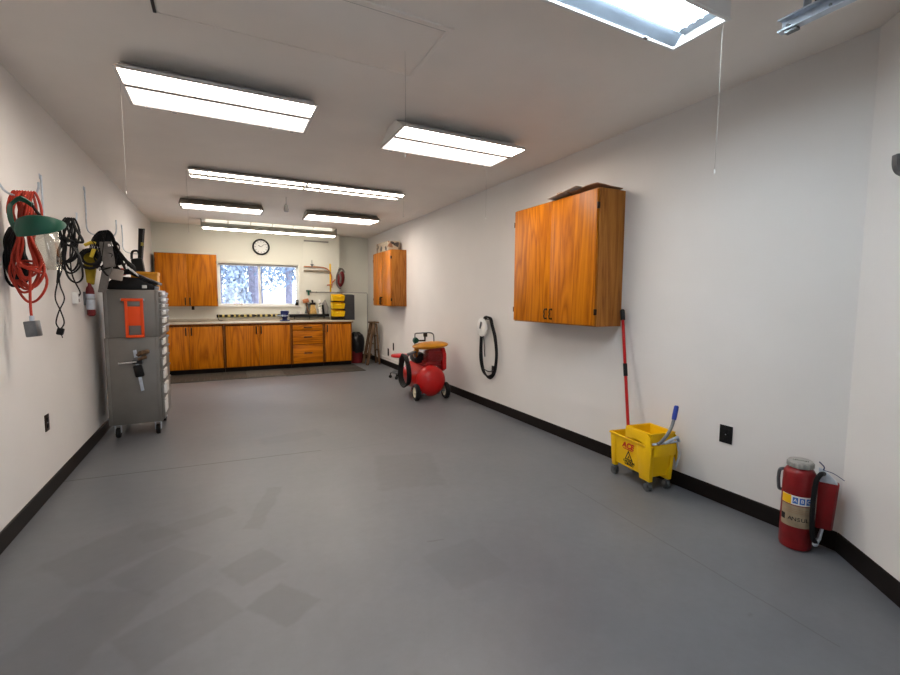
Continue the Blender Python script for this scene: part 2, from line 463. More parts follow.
# attic hatch in the ceiling
HX0, HX1, HY0, HY1 = -.235, 1.06, 2.14, 2.65
h = thing('attic_hatch', 'flush attic hatch panel in the ceiling before the lamps', 'hatch', (.41, 2.4, ZC))
mb = MB(); mb.box((HX0+.006, HY0+.006, ZC-.003), (HX1-.006, HY1-.006, ZC), .001); mb.build('panel', M['ceiling'], h, h.location)
mb = MB()
for lo, hi in (((HX0-.03, HY0-.035), (HX1+.03, HY0-.002)), ((HX1+.002, HY0-.002), (HX1+.03, HY1+.0)), ((HX0-.03, HY1+.002), (HX1+.03, HY1+.012))):
    mb.box((*lo, ZC-(.009 if lo[1] < HY0-.01 else .0035)), (*hi, ZC), .001)
mb.build('trim_frame', M['ceiling'], h, h.location)
mb = MB(); mb.box((HX0-.016, HY0, ZC-.008), (HX0-.002, HY1+.0, ZC), .001).box((HX0+.2, HY0-.002, ZC-.0045), (HX1, HY0+.006, ZC-.0005))
mb.build('dark_gap', M['black_rubber'], h, h.location)  # shade in the gap round the panel drawn as black strips

# ------------------------------------------------------------------ ceiling lamps
def troffer(label, x0, x1, y0, y1, zb, divider=.42, lensmat='warm', inset=.19, tray='white_metal'):
    """surface mounted box lamp: long in x; y0 = edge nearest the doorway"""
    loc = ((x0+x1)/2, (y0+y1)/2, ZC); t = thing('ceiling_lamp', label, 'ceiling lamp', loc, 0, 'box lamps on the ceiling')
    hx, hy, d = (x1-x0)/2, (y1-y0)/2, ZC-zb
    q, qx = inset, .01
    m = MB()  # tray: sides flare downwards, a rim below
    out_t = [(-hx+qx, -hy+q, 0), (hx-qx, -hy+q, 0), (hx-qx, hy-q, 0), (-hx+qx, hy-q, 0)]
    out_b = [(-hx, -hy, -d), (hx, -hy, -d), (hx, hy, -d), (-hx, hy, -d)]
    r_ = .018
    in_b = [(-hx+r_, -hy+r_, -d), (hx-r_, -hy+r_, -d), (hx-r_, hy-r_, -d), (-hx+r_, hy-r_, -d)]
    in_t = [(a[0], a[1], -d+.022) for a in in_b]
    V = [[m.bm.verts.new(p) for p in ring] for ring in (out_t, out_b, in_b, in_t)]
    for A, B in zip(V, V[1:]):
        for k in range(4): m.bm.faces.new((A[k], A[(k+1) % 4], B[(k+1) % 4], B[k]))
    m.bm.faces.new(V[0]); m.bm.faces.new(V[3][::-1])
    m.build('housing', M[tray], t)
    yd = -hy + 2*hy*divider
    m = MB(); m.box((-hx+r_, yd-.02, -d-.004), (hx-r_, yd+.02, -d+.0215), .003); m.build('divider_bar', M['grey_metal'], t)
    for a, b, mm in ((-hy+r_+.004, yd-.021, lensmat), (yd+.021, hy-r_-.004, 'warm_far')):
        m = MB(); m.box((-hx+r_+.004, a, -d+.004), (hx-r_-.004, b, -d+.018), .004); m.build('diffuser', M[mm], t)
    for px in (-.82, -.55, .55, .82):
        m = MB(); m.box((hx*px-.012, hy-.022, -d-.008), (hx*px+.012, hy-.004, -d+.001), .002); m.build('latch', M['grey_metal'], t)
    return t
troffer('wide box lamp nearest the left wall, over the front floor', -.497, .606, 3.10, 3.66, 2.63)
troffer('wide box lamp in front of the right wall cabinet with cardboard on it', 1.216, 2.333, 3.146, 3.72, 2.63)
troffer('box lamp behind the long double strip, on its left', -.49, .573, 7.09, 7.52, 2.64, .5, 'warm', .16, 'brown_metal')
troffer('box lamp behind the long double strip, on its right', 1.187, 2.342, 7.10, 7.64, 2.64, .55, 'warm', .16, 'brown_metal')

# nearest lamp: deep narrow box with fluted lens
X0, X1, Y0, Y1, ZB = .80, 1.985, 1.255, 1.53, 2.58
t = thing('ceiling_lamp', 'cool white box lamp with fluted lens, nearest of all, cut by the top edge', 'ceiling lamp', ((X0+X1)/2, (Y0+Y1)/2, ZC), 0, 'box lamps on the ceiling')
m = MB(); rim = .012
m.box((X0, Y0, ZB), (X1, Y0+rim, ZC)).box((X0, Y1-rim, ZB), (X1, Y1, ZC)).box((X0, Y0+rim, ZB), (X0+rim, Y1-rim, ZC)).box((X1-rim, Y0+rim, ZB), (X1, Y1-rim, ZC))
m.box((X0+rim, Y0+rim, ZC-.02), (X1-rim, Y1-rim, ZC))
m.build('housing', M['white_metal'], t, t.location)
m = MB()
for lo, hi in (((X0-.004, Y0-.004), (X1+.004, Y0+.014)), ((X0-.004, Y1-.014), (X1+.004, Y1+.004)), ((X0-.004, Y0+.014), (X0+.014, Y1-.014)), ((X1-.014, Y0+.014), (X1+.004, Y1-.014))):
    m.box((*lo, ZB-.006), (*hi, ZB), .002)
m.build('rim', M['white'], t, t.location)
m = MB()
m.hexa([(X0+.016, Y1-.016, ZB+.002), (X1-.016, Y1-.016, ZB+.002), (X1-.016, Y1-.022, ZB+.002), (X0+.016, Y1-.022, ZB+.002)],
       [(X0+.016, Y1-.062, ZB+.05), (X1-.016, Y1-.062, ZB+.05), (X1-.016, Y1-.068, ZB+.05), (X0+.016, Y1-.068, ZB+.05)])
m.box((X1-.07, Y0+.016, ZB+.03), (X1-.016, Y1-.07, ZB+.036)); m.build('reflector', M['reflector'], t, t.location)
m = MB(); n_ = 40; ya, yb_ = Y0+.02, Y1-.066; rows = []
for i in range(n_+1):
    y = ya+(yb_-ya)*i/n_; z = ZB+.036+.014*math.cos(2*PI*5*i/n_)
    rows.append([m.bm.verts.new((x, y, zz)) for x, zz in ((X0+.02, z), (X1-.075, z), (X1-.075, z+.01), (X0+.02, z+.01))])
for A, B in zip(rows, rows[1:]):
    for k in range(4): m.bm.faces.new((A[k], A[(k+1) % 4], B[(k+1) % 4], B[k]))
m.bm.faces.new(rows[0]); m.bm.faces.new(rows[-1][::-1])
m.build('diffuser', M['cool'], t, t.location)
for px in (1.1, 1.76):
    m = MB(); m.box((px, Y1-.03, ZB-.014), (px+.022, Y1-.014, ZB-.005), .002); m.build('latch', M['steel_dark'], t, t.location)

# double strip lamp (two units end to end)
def strip(label, x0, x1, y0, y1, zb):
    t = thing('ceiling_strip_lamp', label, 'strip lamp', ((x0+x1)/2, (y0+y1)/2, ZC), 0, 'two strip lamps end to end')
    L_ = t.location
    m = MB(); yc = (y0+y1)/2
    m.prism([(y0+.12, ZC+.002), (y0+.005, zb+.018), (y0, zb), (y0+.008, zb), (y0+.012, zb+.014), (y0+.125, zb+.04), (y1-.125, zb+.04), (y1-.012, zb+.014), (y1-.008, zb), (y1, zb), (y1-.005, zb+.018), (y1-.12, ZC+.002)], 'X', x0, x1)
    m.build('housing', M['white_metal'], t, L_)
    m = MB(); m.box((x0+.01, yc-.045, zb+.003), (x1-.01, yc+.09, zb+.044), .004); m.build('ballast_cover', M['brown_metal'], t, L_)
    for xe in (x0, x1-.006):
        m = MB(); m.prism([(y0+.121, ZC-.001), (y0+.006, zb+.018), (y0+.001, zb+.001), (y1-.001, zb+.001), (y1-.006, zb+.018), (y1-.121, ZC-.001)], 'X', xe, xe+.005); m.build('end_plate', M['white_metal'], t, L_)
    for yy, tr in ((y0+.055, .0165), (y1-.03, .006)):
        m = MB(); m.cyl((x0+.02, yy, zb+.002), (x1-.02, yy, zb+.002), tr, seg=14); m.build('tube', M['warm_strip'], t, L_)
    for xx in (x0+.18, x1-.18):
        m = MB(); m.box((xx-.008, y0+.008, zb-.004), (xx+.008, y1-.008, zb+.004), .001); m.build('guard_clip', M['white_metal'], t, L_)
    return t
strip('left half of the long two-unit strip lamp across the ceiling', -.28, .912, 5.41, 5.72, 2.685)
strip('right half of the long two-unit strip lamp across the ceiling', .917, 2.115, 5.41, 5.72, 2.685)

# hanging shop light in front of the back wall
t = thing('ceiling_shop_light', 'long grey shop light hanging before the back wall above the clock', 'shop light', (.87, 8.98, ZC))
x0, x1, yc, zb = -.285, 2.02, 8.98, 2.565
L_ = t.location
m = MB(); m.prism([(yc-.10, zb+.032), (yc-.10, zb+.105), (yc-.06, zb+.12), (yc+.06, zb+.12), (yc+.10, zb+.105), (yc+.10, zb+.032)], 'X', x0, x1, .003); m.build('housing', M['shop_grey'], t, L_)
for xe in (x0-.012, x1):
    m = MB(); m.box((xe, yc-.105, zb+.03), (xe+.012, yc+.105, zb+.165), .002); m.build('end_plate', M['grey_metal'], t, L_)
m = MB(); m.prism([(yc-.06, zb+.031), (yc-.055, zb+.016), (yc-.04, zb+.011), (yc+.03, zb+.011), (yc+.04, zb+.016), (yc+.045, zb+.031)], 'X', x0+.02, x1-.02, .002); m.build('tube', M['warm_strip'], t, L_)
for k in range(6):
    a = x0+.06+k*.368; m = MB(); m.box((a, yc-.085, zb+.121), (a+.335, yc+.085, zb+.162), .003); m.build('ceiling_glow_cell', M['ceiling_glow'], t, L_)  # glowing boxes imitate bright ceiling seen over the housing, not lamps
for xx in (x0+.25, x1-.25):
    m = MB(); m.sweep([(xx, yc, zb+.12), (xx, yc, ZC+.002)], .003, 6); m.build('chain', M['steel'], t, L_)

# pull cords of the lamps
def pull(label, x, y, z0, z1, group='pull cords'):
    t = thing('pull_cord', label, 'pull cord', (x, y, z1), 0, group); L_ = t.location
    m = MB(); m.sweep([(x, y, z1), (x+.002, y, (z0+z1)/2), (x, y, z0+.02)], .0009, 6); m.build('string', M['cord_white'], t, L_)
    m = MB(); m.lathe([(0, 0), (.0035, .004), (.003, .02), (0, .024)], 10, None, (x, y, z0)); m.build('pull_knob', M['white'], t, L_)
pull('pull cord hanging from the wide lamp at the left wall', -.515, 3.45, 2.01, 2.70)
pull('pull cord hanging from the attic hatch', .94, 2.406, 2.16, 2.73)
pull('pull cord at the left end of the double strip lamp', -.29, 5.35, 2.02, 2.66)
pull('pull cord in front of the wide lamp on the right', 2.30, 3.76, 2.14, 2.64)
pull('long pull cord at the right end of the nearest lamp', 2.005, 1.30, 1.94, 2.60)
pull('pull cord at the right end of the double strip lamp', 2.06, 5.35, 2.40, 2.66)
pull('pull cord hanging from the middle of the shop light', .72, 8.86, 2.28, 2.56)
# ceiling sensor / pendant
t = thing('pendant_socket', 'small dark pendant hanging from the ceiling between the rear box lamps', 'pendant', (.807, 6.484, ZC)); L_ = t.location
m = MB(); m.sweep([(.807, 6.484, ZC), (.807, 6.484, ZC-.1)], .004, 6); m.build('cable', M['grey_metal'], t, L_)
m = MB(); m.lathe([(0, -.2), (.028, -.195), (.034, -.16), (.022, -.12), (.01, -.095), (0, -.09)], 16, None, (.807, 6.484, ZC)); m.build('socket', M['grey_metal'], t, L_)

# garage-door track
t = thing('door_track', 'galvanised overhead door track with hanger at top right', 'door track', (2.1, 1.0, 2.5)); L_ = t.location
xa, xb, za, zc_ = 2.085, 2.122, 2.477, 2.529
m = MB()
m.prism([(xa, za), (xb, za), (xb, zc_), (xa, zc_), (xa, zc_-.007), (xa+.003, zc_-.007), (xa+.003, zc_-.003), (xb-.003, zc_-.003), (xb-.003, za+.003), (xa+.003, za+.003), (xa+.003, za+.007), (xa, za+.007)], 'Y', -.9, 1.118)
m.build('rail', M['steel'], t, L_)
m = MB(); m.box((xb-.025, 1.03, zc_), (xb+.03, 1.034, ZC+.001), .001); m.build('hanger', M['steel'], t, L_)
m = MB(); m.box((xb+.03, .97, zc_-.03), (xb+.034, 1.0, ZC+.0), .001, rotm(22)); m.build('brace', M['bronze'], t, L_)
m = MB(); m.cyl((xa+.02, 1.09, za+.022), (xb-.002, 1.09, za+.022), .007, seg=8); m.build('end_bolt', M['steel_dark'], t, L_)
m = MB(); m.box((xa+.008, 1.05, za-.012), (xb-.002, 1.095, za), .002); m.build('clip', M['steel_dark'], t, L_)
for yy in (.85, .95):
    m = MB(); m.cyl((xb-.006, yy, 2.505), (xb-.002, yy, 2.505), .006, seg=8); m.build('bolt', M['steel_dark'], t, L_)

# ------------------------------------------------------------------ cabinets
def handle_mb(o, ax, out, ln=.085, th=.0058):
    """small arched pull at o; ax = along, out = away from the door"""
    o, ax, out = Vector(o), Vector(ax), Vector(out); m = MB()
    pts = [o-ax*ln/2, o-ax*ln/2+out*.02, o-ax*ln*.25+out*.028, o+out*.024, o+ax*ln*.25+out*.028, o+ax*ln/2+out*.02, o+ax*ln/2]
    m.sweep(spline(pts, 4), th, 8)
    for s in (-.5, .5): m.lathe([(0, 0), (.011, 0), (.009, .004), (0, .005)], 12, out.to_track_quat('Z', 'Y').to_matrix(), o+ax*ln*s)
    return m

def wall_cabinet(label, lo, hi, face, hz, handles=True, group='oak wall cabinets', hinge_end=1):
    """two-door oak cabinet. face '-x' or '-y'"""
    lo, hi = Vector(lo), Vector(hi); t_ = .02
    t = thing('wall_cabinet', label, 'cabinet', ((lo+hi)/2).to_tuple()[:2]+(lo.z,), 0, group); L_ = t.location
    m = MB()
    if face == '-x': m.box((lo.x+t_, lo.y, lo.z), hi, .002)
    else: m.box((lo.x, lo.y+t_, lo.z), hi, .002)
    m.build('carcass', M['oak_side'], t, L_)
    g = .0012; e = .010
    for k in (0, 1):
        m = MB()
        if face == '-x':
            c = (lo.y+hi.y)/2; a, b = ((lo.y+e, c-g) if k == 0 else (c+g, hi.y-e))
            m.box((lo.x, a, lo.z+e), (lo.x+t_, b, hi.z-e), .003); ax, out = (0, 0, 1), (-1, 0, 0)
            hp = (lo.x, (b-.035) if k == 0 else (a+.035), hz)
        else:
            c = (lo.x+hi.x)/2; a, b = ((lo.x+e, c-g) if k == 0 else (c+g, hi.x-e))
            m.box((a, lo.y, lo.z+e), (b, lo.y+t_, hi.z-e), .003); ax, out = (0, 0, 1), (0, -1, 0)
            hp = ((b-.035) if k == 0 else (a+.035), lo.y, hz)
        d = m.build('door', M['oak'], t, L_)
        handle_mb(hp, ax, out, .085 if lo.y < 5 else .125, .0058 if lo.y < 5 else .010).build('handle', M['bronze'], d, L_)
        for zz in (lo.z+.12, hi.z-.14):
            q = MB()
            if face == '-x':
                yy = lo.y+.006 if k == 0 else hi.y-.006
                q.box((lo.x-.002, yy-.006, zz-.025), (lo.x+t_+.004, yy+.006, zz+.025), .001)
            else:
                xx = lo.x+.006 if k == 0 else hi.x-.006
                q.box((xx-.006, lo.y-.002, zz-.025), (xx+.006, lo.y+t_+.004, zz+.025), .001)
            q.build('hinge', M['bronze'], d, L_)
    return t
wall_cabinet('large oak wall cabinet above the mop bucket with cardboard on top', (2.669, 2.665, 1.152), (XR, 3.80, 2.262), '-x', 1.24)
wall_cabinet('small far oak wall cabinet with a patterned box on top', (2.669, 7.56, 1.238), (XR, 8.60, 2.248), '-x', 1.335)
wall_cabinet('oak wall cabinet left of the window over the worktop', (-1.055, 9.36, 1.215), (-.085, YB, 2.168), '-y', 1.305)

# base units: continuous run with one worktop
def base_unit(label, x0, x1, kind):
    t = thing('base_cabinet', label, 'cabinet', ((x0+x1)/2, 9.33, 0), 0, 'oak base cabinets under the worktop'); L_ = t.location
    yf = 9.05; zt, zb = .885, .09
    m = MB(); m.box((x0, yf+.02, zb), (x1, YB-.03, zt)); m.box((x0, yf, zb), (x0+.022, yf+.02, zt), .002).box((x1-.022, yf, zb), (x1, yf+.02, zt), .002).box((x0+.022, yf, zt-.02), (x1-.022, yf+.02, zt), .002)
    m.build('carcass', M['oak_dark'], t, L_)
    m = MB(); m.box((x0, yf+.07, 0), (x1, yf+.10, zb)); m.build('toe_kick', M['base'], t, L_)
    a, b = x0+.025, x1-.025; ya = yf-.016
    if kind == 'drawers':
        for z0, z1 in ((.745, .86), (.475, .735), (.1, .465)):
            m = MB(); m.box((a, ya, z0), (b, yf+.001, z1), .004); d = m.build('drawer', M['oak_h'], t, L_)
            handle_mb(((a+b)/2, ya, z0+(z1-z0)*.55), (1, 0, 0), (0, -1, 0), .14, .010).build('handle', M['bronze'], d, L_)
        return
    doors = [(a, (a+b)/2-.003, 1), ((a+b)/2+.003, b, -1)] if kind == 'two' else [(a, b, -1)]
    for p, q, s in doors:
        m = MB(); m.box((p, ya, .1), (q, yf+.001, .86), .004); d = m.build('door', M['oak'], t, L_)
        hx = q-.04 if s > 0 else p+.04
        handle_mb((hx, ya, .775), (0, 0, 1), (0, -1, 0), .125, .010).build('handle', M['bronze'], d, L_)
base_unit('two-door oak base cabinet at the left end, beside the tool chest', XL+.004, -.004, 'two')
base_unit('two-door oak base cabinet under the window', .0, 1.158, 'two')
base_unit('oak drawer unit of three drawers below the vise', 1.162, 1.776, 'drawers')
base_unit('single-door oak base cabinet at the right end of the worktop', 1.78, 2.345, 'one')
m = MB(); m.box((XL+.004, 9.015, .905), (2.365, YB-.002, .925), .003)
wt = thing('worktop', 'long tan worktop running under the window with dark edge', 'worktop', (.6, 9.35, .886))
m.build('top', M['counter'], wt, wt.location)
m = MB(); m.box((XL+.004, 9.01, .886), (2.368, 9.03, .9045), .002).box((2.35, 9.03, .886), (2.368, YB-.002, .9045), .002); m.box((XL+.004, 9.03, .886), (2.35, YB-.002, .9045)); m.build('edge', M['oak_dark'], wt, wt.location)
m = MB(); m.box((XL+.004, YB-.02, .925), (2.25, YB-.001, .975), .003); m.build('backsplash', M['counter'], wt, wt.location)

# mats
def mat_(label, x0, x1, y0, y1, mm):
    m = MB(); m.box((x0, y0, .001), (x1, y1, .011), .003)
    for k in range(int((x1-x0)/.09)): m.box((x0+.03+k*.09, y0+.02, .011), (x0+.045+k*.09, y1-.02, .0125))
    single('floor_mat', m, M[mm], label, 'mat', ((x0+x1)/2, (y0+y1)/2, 0), 'rubber mats before the cabinets')
mat_('dark rubber mat before the left base cabinets', -.9, .33, 8.26, 9.10, 'mat')
mat_('lighter rubber mat section between the two dark mats', .332, .95, 8.26, 9.10, 'mat2')
mat_('dark rubber mat before the drawers and right base cabinet', .952, 2.39, 8.22, 9.10, 'mat')

# ------------------------------------------------------------------ back wall things
# clock
t = thing('wall_clock', 'round black-rimmed wall clock above the window', 'clock', (.709, YB, 2.385)); L_ = t.location
rx = rotm(90)
m = MB(); m.lathe([(.128, .001), (.148, .001), (.160, .014), (.155, .035), (.133, .04), (.127, .02), (.127, .001)], 40, rx, L_); m.build('rim', M['black'], t, L_)
m = MB(); m.lathe([(0, .002), (.128, .002), (.128, .012), (0, .012)], 40, rx, L_); m.build('dial', M['white'], t, L_)
for k in range(12):
    a = k*PI/6; m = MB(); c = Vector((math.sin(a)*.108, 0, math.cos(a)*.108))+L_
    m.box(c+Vector((-.004, -.0135, -.012)), c+Vector((.004, -.012, .012)), 0, Euler((0, a, 0)).to_matrix()); m.build('hour_mark', M['text_black'], t, L_)
for a, l, wd in ((R(300), .06, .009), (R(48), .09, .006)):
    m = MB(); d = Vector((math.sin(a), 0, math.cos(a))); c = L_+d*l/2
    m.box(c+Vector((-wd/2, -.017, -l/2)), c+Vector((wd/2, -.0145, l/2)), 0, Euler((0, a, 0)).to_matrix()); m.build('hand', M['text_black'], t, L_)

# hazard-striped power strip
t = thing('power_strip', 'long yellow and black striped power strip under the window', 'power strip', (.5, YB, 1.02)); L_ = t.location
m = MB(); m.box((-.09, YB-.045, .998), (1.04, YB-.001, 1.05), .005); m.build('body', M['hazard'], t, L_)
for xe in (-.12, 1.038):
    m = MB(); m.box((xe, YB-.05, .995), (xe+.032, YB-.001, 1.053), .005); m.build('end_cap', M['black'], t, L_)
for k in range(8):
    m = MB(); x = .03+k*.135; m.box((x-.018, YB-.048, 1.008), (x+.018, YB-.0445, 1.04), .002); m.build('socket', M['black'], t, L_)
m = MB(); m.tube([(-.10, YB-.03, 1.0), (-.09, YB-.035, .96), (-.07, YB-.03, .935), (-.02, YB-.05, .932)], .005, 8); m.build('cable', M['black'], t, L_)
# small black socket under upper cabinet
m = MB(); m.box((-.53, YB-.03, 1.145), (-.485, YB, 1.212), .004).box((-.52, YB-.06, 1.165), (-.495, YB-.03, 1.2), .004)
single('wall_socket', m, M['black'], 'black wall socket with plug, under the cabinet left of the window', 'socket', (-.51, YB, 1.15))
# black tool tray
t = thing('tool_tray', 'long black tool tray on the wall right of the vise', 'tray', (1.62, YB, 1.0)); L_ = t.location
m = MB(); m.box((1.20, YB-.11, .99), (2.0, YB-.001, 1.0), .002).box((1.20, YB-.11, 1.0), (2.0, YB-.102, 1.048), .002).box((1.2, YB-.102, 1.0), (1.207, YB-.001, 1.048)).box((1.993, YB-.102, 1.0), (2.0, YB-.001, 1.048))
m.build('shelf', M['black'], t, L_)
m = MB()
for x in (1.3, 1.6, 1.9): m.prism([(YB-.001, .93), (YB-.012, .93), (YB-.09, .99), (YB-.001, .99)], 'X', x, x+.008)
m.build('bracket', M['black'], t, L_)
# white cup in tray
t = thing('cup', 'white cup at the left end of the black tool tray', 'cup', (1.40, YB-.056, 1.0)); L_ = t.location
m = MB(); m.lathe([(0, .001), (.032, .001), (.042, .09), (.044, .105), (.040, .105), (.03, .01), (0, .008)], 20, None, L_); m.build('body', M['white'], t, L_)
m = MB(); m.tube([L_+Vector(p) for p in ((.04, -.002, .085), (.07, -.01, .08), (.068, -.01, .04), (.037, -.002, .03))], .006, 8); m.build('handle', M['white'], t, L_)
# things standing on tool tray
def tray_item(name, label, cat, x): return thing(name, label, cat, (x, YB-.056, 1.0))
t = tray_item('hand_tool', 'brown wooden tool leaning at the left end of the tray, by the green valve', 'tool', 1.545); L_ = t.location
m = MB(); m.sweep([L_+Vector((.05, -.02, .002)), L_+Vector((-.01, .02, .32))], .018, 10); m.build('handle', M['old_wood'], t, L_)
m = MB(); m.box(L_+Vector((-.07, -.02, .28)), L_+Vector((.05, .04, .36)), .008, rotm(0, -15)); m.build('head', M['copper'], t, L_)
m = MB(); m.sweep([L_+Vector((.0, .03, .06)), L_+Vector((.05, .03, .26))], .03, 10); m.build('grip', M['steel_dark'], t, L_)
t = tray_item('hand_brush', 'tan wedge-shaped hand brush standing in the black tray', 'brush', 1.675); L_ = t.location
m = MB(); m.prism([(L_.x-.085, 1.001), (L_.x+.085, 1.001), (L_.x+.04, 1.24), (L_.x-.04, 1.24)], 'Y', L_.y-.022, L_.y+.022, .004)
m.build('bristles', paint('straw', (.55, .36, .13), .85, vary=.3, scale=40), t, L_)
m = MB(); m.box((L_.x-.055, L_.y-.025, 1.238), (L_.x+.055, L_.y+.025, 1.285), .006); m.sweep([(L_.x, L_.y, 1.28), (L_.x-.01, L_.y, 1.34)], .018, 10); m.build('handle', M['black'], t, L_)
t = tray_item('spray_can', 'white and grey spray can in the tray beside the tan brush', 'can', 1.82); L_ = t.location
m = MB(); m.lathe([(0, .001), (.048, .001), (.048, .25), (.04, .28), (.02, .29), (0, .29)], 20, None, L_); m.build('body', blotch('can_print', [(.75, .74, .7), (.7, .7, .66), (.3, .3, .28), (.76, .75, .72), (.5, .52, .4)], 30), t, L_)
m = MB(); m.lathe([(0, .29), (.026, .29), (.026, .335), (.02, .345), (0, .345)], 14, None, L_); m.build('cap', M['white'], t, L_)
t = tray_item('metal_scoop', 'grey peaked metal scoop standing at the right end of the tray', 'scoop', 1.93); L_ = t.location
m = MB(); m.prism([(L_.x-.06, 1.001), (L_.x+.045, 1.001), (L_.x+.07, 1.19), (L_.x+.0, 1.35), (L_.x-.09, 1.24)], 'Y', L_.y-.02, L_.y+.02, .006); m.build('pan', M['grey_metal'], t, L_)
m = MB(); m.sweep([(L_.x-.03, L_.y-.034, 1.001), (L_.x-.06, L_.y-.034, 1.24)], .02, 10); m.build('handle', M['black'], t, L_)
# vise
t = thing('bench_vise', 'dark blue bench vise bolted on the worktop', 'vise', (1.07, 9.25, .925), -20)
m = MB(); m.lathe([(0, .0), (.095, .0), (.098, .012), (.085, .022), (.05, .03), (.045, .06), (.06, .075), (0, .075)], 28); m.build('base', M['navy'], t)
m = MB(); m.box((-.05, -.06, .07), (.05, .09, .15), .012).box((-.07, .03, .15), (.07, .085, .205), .008).box((-.04, .08, .14), (.04, .15, .185), .01); m.build('body', M['navy'], t)
m = MB(); m.box((-.035, -.17, .085), (.035, -.06, .135), .008).box((-.07, -.04, .12), (.07, .015, .205), .01); m.build('sliding_jaw', M['navy'], t)
for y in (.017, .0225): 
    m = MB(); m.box((-.068, y, .172), (.068, y+.005, .208), .001); m.build('jaw_plate', M['steel'], t)
m = MB(); m.cyl((0, -.17, .11), (0, -.205, .11), .016); m.cyl((-.1, -.195, .11), (.1, -.195, .11), .006, seg=10); m.ball((-.1, -.195, .11), .011, 10); m.ball((.1, -.195, .11), .011, 10); m.build('screw_handle', M['steel'], t)
# bin rack with three yellow bins
t = thing('bin_rack', 'dark grey louvred bin rack on the right end of the worktop', 'rack', (2.25, 9.45, .925)); L_ = t.location
m = MB(); m.box((2.03, 9.42, .926), (2.47, 9.55, 1.46), .004)
for k in range(7): m.box((2.04, 9.41, .965+k*.07), (2.46, 9.42, .985+k*.07), .002)
m.box((2.262, 9.30, .926), (2.475, 9.42, 1.45), .004)
m.build('panel', paint('charcoal_board', (.045, .047, .052), .6, vary=.2), t, L_)
def bin_(label, z):
    t = thing('storage_bin', label, 'bin', (2.125, 9.305, z), 0, 'yellow bins on the dark rack')
    m = MB(); w_, d_, h_ = .125, .10, .138
    def ring(p, q): return [m.bm.verts.new(v) for v in p]
    th = .006
    o0 = [(-w_+.01, -d_+.03, 0), (w_-.01, -d_+.03, 0), (w_-.01, d_, 0), (-w_+.01, d_, 0)]
    o1 = [(-w_, -d_-.01, h_*.75), (w_, -d_-.01, h_*.75), (w_, d_, h_), (-w_, d_, h_)]
    i1 = [(-w_+th, -d_-.01+th, h_*.75), (w_-th, -d_-.01+th, h_*.75), (w_-th, d_-th, h_), (-w_+th, d_-th, h_)]
    i0 = [(-w_+.016, -d_+.036, th), (w_-.016, -d_+.036, th), (w_-.016, d_-th, th), (-w_+.016, d_-th, th)]
    V = [[m.bm.verts.new(p) for p in r] for r in (o0, o1, i1, i0)]
    for A, B in zip(V, V[1:]):
        for k in range(4): m.bm.faces.new((A[k], A[(k+1) % 4], B[(k+1) % 4], B[k]))
    m.bm.faces.new(V[0][::-1]); m.bm.faces.new(V[3])
    m.build('tub', M['yellow_bin'], t)
    m = MB(); m.box((-.05, -d_-.016, h_*.45), (.05, -d_+.004, h_*.66), .003, rotm(-18)); m.build('label_holder', M['yellow_bin'], t)
bin_('yellow storage bin at the top of the dark rack', 1.325)
bin_('middle yellow storage bin on the dark rack', 1.165)
bin_('yellow storage bin at the bottom of the dark rack', 1.005)
# small radio on the sill, glasses
t = thing('handset', 'small black device on the right end of the window sill', 'device', (1.365, YB-.005, WZ0)); L_ = t.location
m = MB(); m.box(L_+Vector((-.03, -.022, .0005)), L_+Vector((.03, .022, .115)), .006); m.build('body', M['black'], t, L_)
m = MB(); m.box(L_+Vector((-.02, -.0235, .065)), L_+Vector((.018, -.0215, .10)), .001); m.build('screen', M['grey_metal'], t, L_)
t = thing('safety_glasses', 'clear safety glasses lying on the left of the window sill', 'glasses', (.27, YB+.01, WZ0)); L_ = t.location
for s in (-1, 1):
    m = MB(); m.ball(L_+Vector((s*.04, -.02, .025)), (.034, .006, .022), 14); m.build('lens', M['shield'], t, L_)
    m = MB(); m.tube([L_+Vector(p) for p in ((s*.072, -.02, .03), (s*.08, .0, .032), (s*.06, .025, .02), (s*.05, .03, .006))], .004, 8); m.build('temple', M['copper'], t, L_)
m = MB(); m.tube([L_+Vector(p) for p in ((-.072, -.022, .03), (-.04, -.025, .048), (0, -.026, .035), (.04, -.025, .048), (.072, -.022, .03))], .004, 8); m.build('brow_bar', M['copper'], t, L_)
# air line shelf, hose, yardstick, bundle
t = thing('air_line', 'copper air line with valve and orange hose above the tool tray', 'air line', (1.75, YB, 2.0)); L_ = t.location
m = MB(); m.box((1.515, YB-.05, 1.93), (2.04, YB-.009, 1.965), .003); m.build('rail', paint('taupe_board', (.24, .2, .15), .6), t, L_)
m = MB(); m.tube([(1.515, YB-.03, 2.03), (1.7, YB-.03, 2.03), (1.80, YB-.03, 2.03)], .011, 8); m.build('pipe', M['copper'], t, L_)
m = MB(); m.cyl((1.68, YB-.03, 2.025), (1.68, YB-.03, 2.08), .016, seg=12); m.box((1.645, YB-.035, 2.075), (1.72, YB-.025, 2.088), .002); m.cyl((1.68, YB-.03, 2.08), (1.68, YB-.03, 2.17), .006, seg=8); m.build('valve', M['steel_dark'], t, L_)
m = MB(); m.tube([(1.80, YB-.03, 2.03), (1.92, YB-.032, 2.02), (2.02, YB-.035, 1.97), (2.075, YB-.04, 1.86), (2.085, YB-.04, 1.72), (2.08, YB-.04, 1.60)], .010, 10); m.build('hose', M['hose_orange'], t, L_)
m = MB(); m.sweep([(2.08, YB-.04, 1.67), (1.98, YB-.06, 1.655)], .012, 8); m.sweep([(2.085, YB-.04, 1.70), (2.15, YB-.05, 1.78)], .012, 8); m.build('coupler', M['hose_orange'], t, L_)
